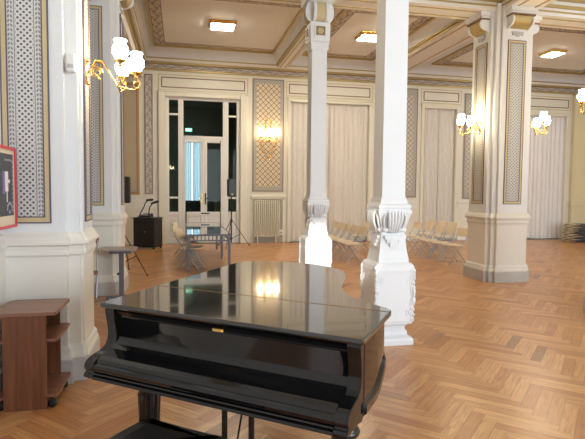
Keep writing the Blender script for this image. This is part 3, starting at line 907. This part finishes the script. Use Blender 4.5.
# shield shaped lamp on the lattice panel
sl = thing('wall_lamp', 'shield shaped brass wall lamp with three lit shades on the lattice panel above the radiator', 'lamp', (2.66,WY-.05,3.20))
b = MB()
pts = [(0,.66),(.07,.62),(.09,.52),(.06,.40),(.14,.30),(.24,.18),(.26,.02),(.24,-.16),(.17,-.32),(.09,-.40),(.08,-.50),(.05,-.58),(0,-.60)]
full = [(x,-.02,z) for x,z in pts] + [(-x,-.02,z) for x,z in reversed(pts[1:-1])]
b.tube(full+[full[0]],.016)
pts2 = [(.16*math.cos(a),-.02,-.08+.24*math.sin(a)) for a in [k*PI/10 for k in range(21)]]
b.tube(pts2,.010)
b.build('shield_frame', M['brass'], sl)
MB().lathe([(.02,-.07),(.06,-.05),(.07,-.02),(.05,0),(.03,.02)], (0,-.02,0), 14, axis='y').build('boss', M['brass'], sl)
for x in (-.25,.02,.26):
    b = MB().tube([(0,-.06,0),(x*.5,-.12,-.07),(x*.9,-.16,-.05),(x,-.17,.06)],.012)
    ar = b.build('arm', M['brass'], sl)
    MB().lathe([(.02,0),(.06,.02),(.055,.04)], (x,-.17,.06), 12).build('holder', M['brass'], ar)
    g = MB().lathe([(r*1.35,z*1.45) for r,z in globe_profile()], (x,-.17,.10), 16)
    g.build('glass_shade', M['globew'], ar)

# white box high on the first pier
s = thing('sensor_box', 'small white plastic box high on the front corner of the leftmost pier', 'box', (-.870,4.545,2.58))
MB().bbox(-.045,.03,-.05,.015,0,.15,.01).build('case', M['plastic'], s)
MB().box(-.03,.015,-.053,-.05,.03,.06).build('grille', M['greyplinth'], s)

# ------------------------------------------------------------------ ceiling lights
def ceiling_light(label, cx, cy, sx, sy):
    t = thing('ceiling_light', label, 'lamp', (cx,cy,CZ), 0, 'square ceiling lights')
    MB().sweep([(-sx,-sy),(sx,-sy),(sx,sy),(-sx,sy)], [(-.03,-.07),(-.03,-.075),(.0,-.07),(.03,-.02),(.04,0),(-.03,0)]).build('brass_frame', M['brass'], t)
    MB().bbox(-sx+.02,sx-.02,-sy+.02,sy-.02,-.085,-.06,.008).build('diffuser', M['diffuser'], t)
    return t
ceiling_light('square lit ceiling light above the glass door, leftmost of three', 1.02,12.93,.30,.26)
ceiling_light('square lit ceiling light between the two slim columns', 4.88,12.90,.29,.27)
ceiling_light('square lit ceiling light right of the big pier, rightmost of three', 10.62,13.12,.22,.26)

# ------------------------------------------------------------------ grand piano
pa = math.radians(-38.493)
pn = thing('grand_piano', 'closed black lacquered grand piano in the foreground', 'piano', (-.447,2.932,0), pa)
PK = M['piano']
lid = [(0,0),(-.035,.279),(-.073,.641),(-.118,1.094),(-.160,1.474),(-.185,1.74),(-.165,1.84),(-.09,1.895),(.025,1.935),(.16,1.965),(.298,1.973),(.45,1.95),(.629,1.871),(.74,1.79),(.82,1.69),(.865,1.58),(.905,1.45),(.945,1.31),(.983,1.185),(1.025,1.07),(1.083,.965),(1.15,.855),(1.246,.760),(1.365,.684),(1.44,.645),(1.480,.60),(1.490,.56),(1.525,0)]
def clip_front(P, y):  # part with y<=cut or y>=cut along hinge
    return P
HY = .552
left_h = (-.062,HY); right_h = (1.491,HY)
front = [(0,0),(1.525,0),right_h,left_h]
rear = [left_h] + [right_h] + [p for p in reversed(lid) if p[1] > HY+.01 ]
def ccw(P):
    a = sum(P[i][0]*P[(i+1)%len(P)][1]-P[(i+1)%len(P)][0]*P[i][1] for i in range(len(P)))
    return P if a > 0 else P[::-1]
def round_sweep(P, z0, z1, r): # board with rounded edges
    return [( -r*.9,z0),(-r*.3,z0+r*.3),(0,z0+r),(0,z1-r),(-r*.3,z1-r*.3),(-r*.9,z1)]
def poly_round(P, idx, r):
    out = []
    for i,p in enumerate(P):
        if i not in idx: out.append(p); continue
        a = Vector(P[i-1])-Vector(p); c = Vector(P[(i+1)%len(P)])-Vector(p)
        a = Vector(p)+a.normalized()*r; c = Vector(p)+c.normalized()*r
        for k in range(5):
            t = k/4; q = (1-t)**2*a+2*t*(1-t)*Vector(p)+t*t*c; out.append((q.x,q.y))
    return out
fp = ccw(poly_round(front,{0,1},.025))
MB().sweep(fp, round_sweep(fp,.972,1.0,.012)).build('lid_flap', M['pianolid'], pn)
rp = ccw(rear)
MB().sweep(rp, round_sweep(rp,.975,1.0,.006)).build('lid', M['pianolid'], pn)
MB().tube([(left_h[0]+.01,HY,.999),(right_h[0]-.01,HY,.999)],.0028,6).build('hinge', mat('tarnished brass', (.30,.20,.09), .4, .8), pn)
# rim : follows the lid, inset
def inset_poly(P, d):
    n = len(P); out = []
    for i in range(n):
        p = Vector(P[i]); a = (p-Vector(P[i-1])).normalized(); b_ = (Vector(P[(i+1)%n])-p).normalized()
        na = Vector((-a.y,a.x)); nb = Vector((-b_.y,b_.x)); q = na+nb; q = q/max(.4,1+na.dot(nb)); r_ = p+q*d; out.append((r_.x,r_.y))
    return out
body = [p for p in lid]
body[-2] = (1.495,.50); body[-3] = (1.46,.585)
body[-1:-1] = [(1.507,.42),(1.514,.34),(1.519,.26),(1.522,.18),(1.524,.10)]
bi = inset_poly(ccw(body), .022)
bi = [(x,max(y,.06)) for x,y in bi]
n = len(bi)
def zb(x,y):
    t = min(1,max(0,(y-.26)/.28)); return .635+.085*t*t*(3-2*t)
vs = [(x,y,zb(x,y)) for x,y in bi] + [(x,y,.975) for x,y in bi]
MB().add(vs, [tuple(range(n-1,-1,-1)), tuple(range(n,2*n))]).add(vs, [(i,(i+1)%n,n+(i+1)%n,n+i) for i in range(n)], True).build('rim', PK, pn)
bo = inset_poly(ccw(body), .010); bo = [(x,max(y,.08)) for x,y in bo]
vs = []
for off,dz in ((0,.02),(1,.0),(1,.045),(0,.055)):
    src = bo if off else bi
    vs += [(x,y,zb(x,y)+.012+dz) for x,y in src]
fs = []
for k in range(3):
    for i in range(n):
        j = (i+1)%n; fs.append((k*n+i,k*n+j,(k+1)*n+j,(k+1)*n+i))
MB().add(vs, fs, True).build('rim_moulding', PK, pn)
# S-shaped cheeks and front (y,z)
prof = [(.075,.975),(.030,.972),(.026,.955),(.032,.92),(.040,.88),(.045,.85),(.046,.82),(.042,.795),(.028,.768),(.006,.750),(-.020,.742),(-.050,.736),(-.080,.728),(-.104,.716),(-.118,.700),(-.122,.682),(-.118,.668),(-.108,.664),(-.112,.655),(-.120,.650),(-.126,.640),(-.126,.628),(.075,.628)]
for x0,x1 in ((.022,.085),(1.440,1.503)):
    MB().extrude([(0,y,z) for y,z in prof], (x0,0,0), (x1,0,0)).build('cheek', PK, pn, bevel=.004)
prof2 = [(.10,.965),(.058,.962),(.058,.925),(.066,.90),(.066,.85),(.064,.82),(.055,.796),(.036,.775),(.006,.757),(-.030,.745),(-.060,.735),(-.085,.722),(-.098,.706),(-.098,.690),(.10,.69)]
f = MB(); pts = [(0,y,z) for y,z in prof2]
f.extrude(pts, (.085,0,0), (1.440,0,0)).build('fallboard', PK, pn)
prof3 = [(.06,.70),(-.100,.704),(-.114,.698),(-.121,.684),(-.116,.670),(-.106,.667),(-.106,.662),(-.116,.657),(-.118,.650),(-.112,.646),(-.126,.641),(-.128,.626),(-.05,.620),(.06,.620)]
MB().extrude([(0,y,z) for y,z in prof3], (.085,0,0), (1.440,0,0)).build('key_slip', PK, pn)
MB().extrude([(0,.06,.62),(0,.06,.64),(0,.30,.64),(0,.30,.62)], (.05,0,0), (1.45,0,0)).build('key_bed', PK, pn)
MB().extrude([(0,.05,.93),(0,.035,.955),(0,.05,.968),(0,.07,.968)], (.085,0,0), (1.44,0,0)).build('lid_ledge', PK, pn)
lk = MB().bbox(.735,.80,.028,.05,.925,.950,.006)
lk.build('brass_lock', M['brass'], pn)
# turned fluted legs
def leg_mb():
    b = MB().lathe([(.075,.64),(.085,.62),(.085,.595),(.062,.585),(.058,.56),(.070,.548),(.074,.535),(.068,.522),(.056,.515),(.058,.49),(.056,.42),(.046,.22),(.038,.14),(.050,.13),(.052,.11),(.036,.10),(.030,.08),(.03,.06)], (0,0,0), 20)
    for k in range(10):
        a = 2*PI*k/10
        b.tube([(.056*math.cos(a),.056*math.sin(a),.49),(.045*math.cos(a),.045*math.sin(a),.22),(.038*math.cos(a),.038*math.sin(a),.15)],.008,5)
    return b
for x,y in ((.235,.14),(1.40,.12),(.33,1.55)):
    l = leg_mb(); l.v = [(p[0]+x,p[1]+y,p[2]) for p in l.v]
    lg = l.build('leg', PK, pn)
    MB().lathe([(.012,-.014),(.030,-.012),(.030,.012),(.012,.014)], (x,y,.030), 14, axis='y').box(x-.012,x+.012,y-.02,y+.02,.03,.075).build('caster', M['brass'], lg)
MB().prism([(.2,1.42),(.46,1.42),(.46,1.68),(.2,1.68)], .60, .73).build('leg_block', PK, pn)
# pedal lyre
ly = MB()
for x in (.632,.805): ly.tube([(x,.30,.64),(x,.30,.12)],.017)
ly.bbox(.57,.87,.24,.36,.55,.64,.01)
lyre = ly.build('pedal_lyre', PK, pn)
MB().bbox(.56,.88,.22,.36,.05,.14,.015).build('pedal_box', PK, lyre)
for x in (.66,.72,.78): MB().extrude([(x-.012,.22,.075),(x+.012,.22,.075),(x+.018,.10,.06),(x,.07,.058),(x-.018,.10,.06)], (0,0,0), (0,0,.01)).build('pedal', M['brass'], lyre)
for x in (.68,.76): MB().tube([(x,.33,.14),(x,.50,.64)],.006,6).build('brace_rod', PK, lyre)

# piano bench
bn = thing('piano_bench', 'black padded piano bench half under the keyboard, cut by the photo bottom', 'bench', (-.447,2.932,0), pa)
q = rsq(1,.12,4); cx,cy,hx,hy = .70,-.335,.265,.23
qs = [(cx+x*hx,cy+y*hy) for x,y in q]
MB().sweep(ccw(qs), [(-.03,.415),(0,.425),(.004,.455),(-.004,.485),(-.03,.505),(-.09,.513)]).build('cushion', M['leather'], bn)
MB().box(cx-hx+.02,cx+hx-.02,cy-hy+.02,cy+hy-.02,.36,.42).build('apron', PK, bn)
for sx in (-1,1):
    for sy in (-1,1):
        MB().lathe([(.026,.40),(.028,.36),(.02,.33),(.027,.28),(.018,.06),(.022,.03),(.016,0)], (cx+sx*(hx-.05),cy+sy*(hy-.05),0), 12).build('leg', PK, bn)
    MB().lathe([(.008,0),(.010,.03),(.026,.034),(.028,.05),(.015,.058)], (cx-hx+.01,cy-.16,.43), 12, axis='x').xf(Matrix.Translation((0,0,0))).build('height_knob', PK, bn) if sx < 0 else None

# ------------------------------------------------------------------ wooden cart
ct = thing('media_cart', 'brown walnut laminate cart on casters against the left wall', 'cart', (-1.11,4.19,0))
CW = M['cartwood']
X0,X1,Y0,Y1 = -.225,.215,-.235,.255
def chamf(x0,x1,y0,y1,c): return [(x0+c,y0),(x1-c*.25,y0),(x1,y0+c*.35),(x1,y1-c*.35),(x1-c*.25,y1),(x0+c,y1),(x0,y1-c),(x0,y0+c)]
MB().prism(chamf(X0,X1,Y0,Y1,.04),.70,.725).build('top_board', M['carttop'], ct)
MB().prism(chamf(X0+.01,X1,Y0+.02,Y1,.04),.50,.52).build('shelf', M['cartedge'], ct)
MB().prism(chamf(X0+.01,X1,Y0+.02,Y1,.04),.085,.107).build('bottom_board', M['cartedge'], ct)
MB().box(-.150,.142,-.222,-.202,.0,.70).build('end_panel', CW, ct)
MB().box(-.150,.142,.222,.242,.0,.70).build('end_panel', CW, ct)
split_build(MB().box(-.01,.01,-.202,.222,.107,.50).box(-.01,.01,-.202,.222,.52,.70), 'spine_panel', CW, ct)
for x,y in ((-.18,-.19),(.172,-.19),(-.18,.19),(.172,.19)):
    b = MB().lathe([(.012,-.014),(.030,-.012),(.032,0),(.030,.012),(.012,.014)], (x,y,.032), 14, axis='y').box(x-.014,x+.014,y-.018,y+.018,.035,.085)
    b.build('caster', M['black'], ct)

# ------------------------------------------------------------------ poster case on the left wall
ps = thing('framed_poster', 'red framed poster in a shallow case on the left wall', 'poster', (LW,3.98,1.33))
MB().box(0,.11,-.44,.44,0,.60).build('case_body', M['redframe'], ps)
b = MB(); t = .022
b.box(.11,.125,-.45,.45,-.01,.012).box(.11,.125,-.45,.45,.588,.61).box(.11,.125,-.45,-.45+t,.012,.588).box(.11,.125,.45-t,.45,.012,.588)
b.build('red_frame', M['redframe'], ps)
MB().box(.11,.114,-.428,.428,.012,.588).build('poster_paper', M['paper'], ps)
b = MB().box(.1142,.116,-.36,.395,.085,.555)
pp = b.build('poster_print', M['posterdark'], ps)
b = MB().box(.1162,.118,.20,.27,.27,.42).box(.1162,.118,.27,.31,.335,.36).box(.1162,.118,.235,.25,.19,.27)
b.build('pale_block', M['plastic'], pp)
b = MB().box(.1162,.1178,.15,.20,.25,.42); b.build('violet_block', M['violetp'], pp)
b = MB()
for k in range(7):
    a = PI*k/6
    b.ball((.117,.30+.055*math.cos(a),.135+.045*math.sin(a)),.013,.2,1,1,8,5)
b.box(.1162,.118,.28,.32,.10,.125)
b.build('pale_motif', M['printgrey'], pp)
b = MB()
for k in range(5): b.box(.1162,.118,.20+k*.035,.222+k*.035,.50,.515)
for k in range(12): b.box(.1162,.1175,.365,.385,.11+k*.034,.13+k*.034)
b.build('small_lettering', M['printgrey'], pp)

# ------------------------------------------------------------------ grey pedestal table
tt = thing('pedestal_table', 'small grey pedestal table in front of the second left pier', 'table', (-.86,7.83,0))
MB().prism(chamf(-.27,.21,-.16,.26,.03),.735,.76).build('table_top', mat('grey laminate', (.36,.30,.27), .35), tt)
MB().box(-.16,.14,-.10,.14,.69,.735).build('top_bracket', M['tablegrey'], tt)
MB().box(-.033,.033,-.03,.03,.05,.69).build('post', M['tablegrey'], tt)
MB().lathe([(.008,0),(.022,.02),(.022,.035)], (-.066,0,.38), 10, axis='x').build('clamp_knob', M['black'], tt)
MB().box(-.22,.22,-.03,.03,.02,.05).box(-.03,.03,-.22,-.03,.02,.05).box(-.03,.03,.03,.15,.02,.05).box(-.22,-.18,-.025,.025,0,.02).box(.18,.22,-.025,.025,0,.02).build('foot_cross', M['tablegrey'], tt)

# leaning folded wooden frame between the piers
le = thing('folded_trestle', 'narrow reddish folded wooden trestle leaning between the two left piers', 'trestle', (-1.37,7.86,0))
b = MB()
b.tube([(-.16,0,.02),(-.16,.20,.86)],.018,6).tube([(.15,0,.02),(.15,.20,.86)],.018,6)
split_build(b, 'side_rail', M['steel'], le)
b = MB(); b.extrude([(0,.175,.80),(0,.20,.80),(0,.222,.92),(0,.197,.92)], (-.17,0,0), (.165,0,0)); b.build('top_rail', M['cartedge'], le)
b = MB(); b.extrude([(0,.065,.36),(0,.09,.36),(0,.10,.42),(0,.075,.42)], (-.17,0,0), (.165,0,0)); b.build('low_rail', M['cartedge'], le)
b = MB(); b.extrude([(0,.083,.42),(0,.098,.42),(0,.19,.80),(0,.175,.80)], (-.15,0,0), (.14,0,0)); b.build('seat_panel', M['chairwood'], le)

# ------------------------------------------------------------------ folding chairs (local: faces -X)
def curved_slab(w, d0, z0, z1, lean, bow, th, corner=.03, n=8):
    """upright board spanning Y, bowed and leaning"""
    b = MB(); vs = []
    for j,z in enumerate((z0,z0+corner*.5,(z0+z1)/2,z1-corner*.5,z1)):
        ww = w if 0 < j < 4 else w-corner
        for i in range(n+1):
            u = -1+2*i/n
            x = d0+lean*(z-z0)/(z1-z0)-bow*(u*u)
            vs.append((x,u*ww/2,z))
    m_ = len(vs); vs += [(x+th,y,z) for x,y,z in vs]; fs = []
    for j in range(4):
        for i in range(n):
            a = j*(n+1)+i; fs.append((a,a+n+1,a+n+2,a+1)); fs.append((m_+a,m_+a+1,m_+a+n+2,m_+a+n+1))
    for i in range(n):
        fs.append((i,i+1,m_+i+1,m_+i)); a = 4*(n+1)+i; fs.append((a,m_+a,m_+a+1,a+1))
    for j in range(4):
        a = j*(n+1); fs.append((a,m_+a,m_+a+n+1,a+n+1)); a += n; fs.append((a,a+n+1,m_+a+n+1,m_+a))
    return b.add(vs, fs)
def make_chair(label, loc, rz, group):
    t = thing('folding_chair', label, 'chair', loc, rz, group)
    P = chamf(-.22,.17,-.20,.20,.03)
    MB().prism(P,.435,.455).build('seat', M['chairwood'], t)
    curved_slab(.44,.235,.63,.82,.05,.03,.014).build('backrest', M['chairwood'], t)
    for sy in (-1,1):
        y = sy*.205
        MB().tube([(-.23,y,.008),(.0,y,.32),(.20,y,.60),(.265,y,.78)],.011,6).build('front_leg', M['steel'], t)
        MB().tube([(.24,y*.9,.008),(.06,y*.9,.26),(-.10,y*.9,.432)],.010,6).build('rear_leg', M['steel'], t)
    split_build(MB().tube([(-.19,-.205,.06),(-.19,.205,.06)],.008,6).tube([(.20,-.185,.06),(.20,.185,.06)],.008,6), 'stretcher', M['steel'], t)
    return t
G1 = 'folding chairs between the two slim columns'
G2 = 'front row of folding chairs left of the big pier'
G3 = 'second row of folding chairs left of the big pier'
ys = [11.02,11.50,12.02,12.54,13.06]
w5 = ['nearest chair','second chair','middle chair','fourth chair','farthest chair']
ch = None
for i,y in enumerate(ys):
    lb = 'pale beech folding chair, %s of the row seen between the two slim columns' % w5[i]
    if ch is None: ch = make_chair(lb, (3.84,y,0), 0, G1)
    else: dup(ch, (3.84+.01*(i%2),y,0), random.uniform(-.04,.04), lb, G1)
dup(ch, (4.75,13.1,0), .02, 'pale beech folding chair behind the row between the slim columns, back just right of it', G1)
for i,y in enumerate([10.46,11.0,11.53,12.1,12.75]):
    dup(ch, (6.05,y,0), random.uniform(-.04,.04), 'pale beech folding chair, %s of the front row beside the big pier' % w5[i], G2)
w3 = ['nearest chair in view','middle chair in view','farthest chair in view']
for i,y in enumerate([12.5,13.05,13.65]):
    dup(ch, (6.95,y,0), random.uniform(-.04,.04), 'pale beech folding chair, %s of the second row beside the big pier' % w3[i], G3)
for i,(x,y) in enumerate([(.20,10.66),(.12,11.65),(.10,13.0)]):
    dup(ch, (x,y,0), PI-.32+.05*i, 'pale beech folding chair drawn up to the grey table, %s from the camera' % ['nearest','second','farthest'][i], 'chairs along the grey tables')

# stack of folded chairs at the far right
def folded_chair(label, loc, rz):
    t = thing('folded_chair', label, 'chair', loc, rz, 'folded chairs stacked at the right edge')
    MB().prism(chamf(-.22,.20,-.20,.20,.03),.025,.043).build('seat', M['tablegrey'], t)
    MB().prism(chamf(-.46,-.27,-.22,.22,.03),.025,.040).build('backrest', M['chairwood'], t)
    split_build(MB().tube([(-.46,-.205,.013),(.42,-.205,.013)],.013,6).tube([(-.46,.205,.013),(.42,.205,.013)],.013,6), 'leg_frame', M['blackmetal'], t)
    return t
fc = None
for k in range(11):
    lb = ['bottom','second from bottom','third from bottom','fourth from bottom','fifth from bottom','middle','fifth from top','fourth from top','third from top','second from top','topmost'][k]
    lb = 'dark folded chair lying in the pile by the right edge, %s' % lb
    p = (13.28+random.uniform(-.08,.08),14.75+random.uniform(-.08,.08),.0+k*.058)
    rz = random.uniform(-.25,.25)
    if fc is None: fc = folded_chair(lb, p, rz)
    else: dup(fc, p, rz, lb)

# ------------------------------------------------------------------ grey tables with lattice aprons
def make_table(label, x0, x1, y0, y1):
    t = thing('long_table', label, 'table', (x0,y0,0), 0, 'grey tables end to end')
    w = x1-x0; L = y1-y0
    MB().bbox(0,w,0,L,.715,.745,.006).build('table_top', M['tabletop'], t)
    MB().box(-.004,w+.004,-.008,0,.71,.748).box(-.004,w+.004,L,L+.008,.71,.748).box(-.008,-.004,-.008,L+.008,.71,.748).box(w+.004,w+.008,-.008,L+.008,.71,.748).build('edge_band', M['tablegrey'], t)
    b = MB()
    for y in (.02,L-.045):
        b.box(.03,w-.03,y,y+.025,.60,.625)
        k = 10
        for i in range(k+1):
            x = .04+(w-.1)*i/k; b.box(x,x+.02,y,y+.02,.625,.715)
    b.box(.0,.025,.05,L-.05,.60,.63).box(w-.025,w,.05,L-.05,.60,.63)
    b.build('lattice_apron', M['tablegrey'], t)
    for x in (.0,w-.05):
        for y in (.0,L-.05):
            MB().box(x,x+.05,y,y+.05,0,.715).build('leg', M['tablegrey'], t)
    return t
make_table('nearer grey metal table with lattice apron and glossy top', .12, .98, 10.30, 12.20)
make_table('farther grey metal table standing end to end behind the nearer one', .13, .99, 12.24, 14.14)

# ------------------------------------------------------------------ equipment cabinet with mixer and microphones
cb = thing('equipment_cabinet', 'black equipment cabinet against the far wall left of the glass door', 'cabinet', (-.88,14.62,0), -.45)
MB().bbox(-.34,.30,-.22,.24,.05,.84,.012).build('body', M['black'], cb)
MB().box(-.32,-.03,-.232,-.22,.09,.80).build('door', M['black'], cb)
d2 = MB().box(-.01,.28,-.232,-.22,.09,.80).build('door', M['black'], cb)
MB().lathe([(.012,0),(.014,.02)], (.02,-.254,.48), 10, axis='y').build('knob', M['steel'], d2)
MB().bbox(-.36,.32,-.24,.26,.84,.865,.006).build('top', M['blackmetal'], cb)
for x in (-.30,.26):
    for y in (-.18,.2): MB().box(x-.02,x+.02,y-.02,y+.02,0,.05).build('foot', M['black'], cb)
mx = thing('mixing_desk', 'small black mixing desk on the black cabinet', 'mixer', (-.95,14.745,.866), -.45)
MB().extrude([(0,-.16,0),(0,-.16,.05),(0,.16,.10),(0,.16,0)], (-.13,0,0), (.13,0,0)).build('body', M['black'], mx)
b = MB()
for i in range(6):
    for j in range(3): b.lathe([(.010,0),(.008,.018)], (-.10+i*.04,-.10+j*.08,.06+j*.012), 8)
b.build('knob', M['steel'], mx)
for nm,p0,p1,p2,hd in (('left microphone boom of the pair above the black cabinet',(-1.125,14.575),(-.99,14.585,1.16),(-.94,14.59,1.34),(-.74,14.59,1.36)),('right microphone boom of the pair above the black cabinet',(-.85,14.43),(-.84,14.43,1.10),(-.80,14.43,1.25),(-.60,14.43,1.32))):
    m_ = thing('microphone', nm, 'microphone', (p0[0],p0[1],.888))
    o_ = Vector((p0[0],p0[1],.888))
    MB().lathe([(.05,-.02),(.05,-.002),(.012,.01)], (0,0,0), 12).build('base', M['black'], m_)
    a = Vector(p1)-o_; c = Vector(p2)-o_; h = Vector(hd)-o_
    MB().tube([(0,0,0),a*.5+Vector((-.01,0,.0)),a],.016,6).build('gooseneck', M['blackmetal'], m_)
    d = (h-c)
    MB().tube([a,(a+c)/2,c+d*.3],.016,6).build('boom', M['blackmetal'], m_)
    MB().tube([c,c+d*.3,c+d*.8,h],[.022,.030,.034,.022],8).build('microphone_head', M['black'], m_)

# ------------------------------------------------------------------ loudspeakers on tripod stands
def make_stand(label, x, y, top, rz):
    t = thing('speaker_stand', label, 'stand', (x,y,0), rz, 'tripod speaker stands')
    MB().tube([(0,0,.12),(0,0,top-.002)],.018).build('pole', M['blackmetal'], t)
    MB().lathe([(.03,.72),(.03,.80),(.022,.81)], (0,0,0), 12).lathe([(.028,.20),(.028,.27)], (0,0,0), 12).build('collar', M['black'], t)
    for k in range(3):
        a = 2*PI*k/3
        ca,sa = math.cos(a),math.sin(a)
        lg = MB().tube([(.03*ca,.03*sa,.76),(.55*ca,.55*sa,.02)],.009,6).build('leg', M['blackmetal'], t)
        MB().tube([(.02*ca,.02*sa,.24),(.30*ca,.30*sa,.38)],.008,6).build('strut', M['blackmetal'], lg)
        MB().ball((.55*ca,.55*sa,.018),.018,seg=8,ring=5).build('rubber_foot', M['black'], lg)
    return t
def make_speaker(label, x, y, z, h, w, rz):
    t = thing('loudspeaker', label, 'speaker', (x,y,z), rz, 'black loudspeakers on tripod stands')
    MB().bbox(-w/2,w/2,-w*.45,w*.45,0,h,.02).build('cabinet', M['black'], t)
    MB().bbox(-w/2+.02,w/2-.02,-w*.45-.012,-w*.45,.02,h-.02,.008).build('grille', M['blackmetal'], t)
    MB().lathe([(.02,0),(.03,.01),(.03,.014)], (0,-w*.45-.027,h*.12), 12, axis='y').build('badge', M['greyplinth'], t)
    return t
make_stand('black tripod stand in front of the right sidelight of the glass door', 1.43, 14.75, 1.46, .15)
make_speaker('black loudspeaker on a stand in front of the glass door', 1.43, 14.75, 1.462, .50, .23, .1)
make_stand('black tripod stand hidden behind the second left pier, one leg showing', -1.07, 10.15, 1.37, -.6)
make_speaker('black loudspeaker peeking out right of the second left pier', -1.07, 10.15, 1.372, .50, .26, 0)

# ------------------------------------------------------------------ light
def area(name, loc, rot, sx, sy, power, col):
    l = bpy.data.lights.new(name, 'AREA'); l.shape = 'RECTANGLE'; l.size = sx; l.size_y = sy
    l.energy = power; l.color = col
    o = bpy.data.objects.new(name, l); COL.objects.link(o); o.location = loc; o.rotation_euler = rot
    return o
DAY = (.80,.91,1.0)
for i,((a,c),p) in enumerate(zip(openx[1:],(150,430,340,240))):  # area lamps added in the invented window openings supply the daylight
    area('daylight_%d' % i, ((a+c)/2, WB-.05, 2.7), (PI/2,0,0), (c-a)-.1, 3.7, p, DAY)
sun_spot = bpy.data.lights.new('sunbeam_spot', 'SPOT'); sun_spot.energy = 26000; sun_spot.spot_size = math.radians(3.5); sun_spot.spot_blend = .35  # narrow spot lamp added to stand in for sun on the far column's base
sun_spot.shadow_soft_size = .06; sun_spot.color = (1,.96,.9)
so = bpy.data.objects.new('sunbeam_spot', sun_spot); COL.objects.link(so)
so.location = (-.95,-12,5.0)
so.rotation_euler = (Vector((2.2,8.06,.5))-so.location).to_track_quat('-Z','Y').to_euler()
w = bpy.data.worlds.new('World'); SC.world = w; w.use_nodes = True
nt = w.node_tree; bg = nt.nodes['Background']
sky = nt.nodes.new('ShaderNodeTexSky'); sky.sky_type = 'HOSEK_WILKIE'
nt.links.new(sky.outputs[0], bg.inputs[0]); bg.inputs[1].default_value = .3

# ------------------------------------------------------------------ camera
f,yw,pt,rl,H = 508.34,.2165,.0551,.0093,1.62
F = Vector((math.sin(yw)*math.cos(pt),math.cos(yw)*math.cos(pt),-math.sin(pt)))
R = Vector((math.cos(yw),-math.sin(yw),0)); U = R.cross(F)
R2 = R*math.cos(rl)+U*math.sin(rl); U2 = -R*math.sin(rl)+U*math.cos(rl)
cam = bpy.data.cameras.new('camera'); co = bpy.data.objects.new('camera', cam); COL.objects.link(co)
m4 = Matrix(((R2.x,U2.x,-F.x,0),(R2.y,U2.y,-F.y,0),(R2.z,U2.z,-F.z,H),(0,0,0,1)))
co.matrix_world = m4
cam.sensor_width = 36; cam.lens = f*36/585; cam.clip_start = .05
SC.camera = co
vs_ = SC.view_settings
vs_.view_transform = 'Standard'; vs_.look = 'None'; vs_.gamma = 1; vs_.exposure = .05; vs_.use_curve_mapping = False
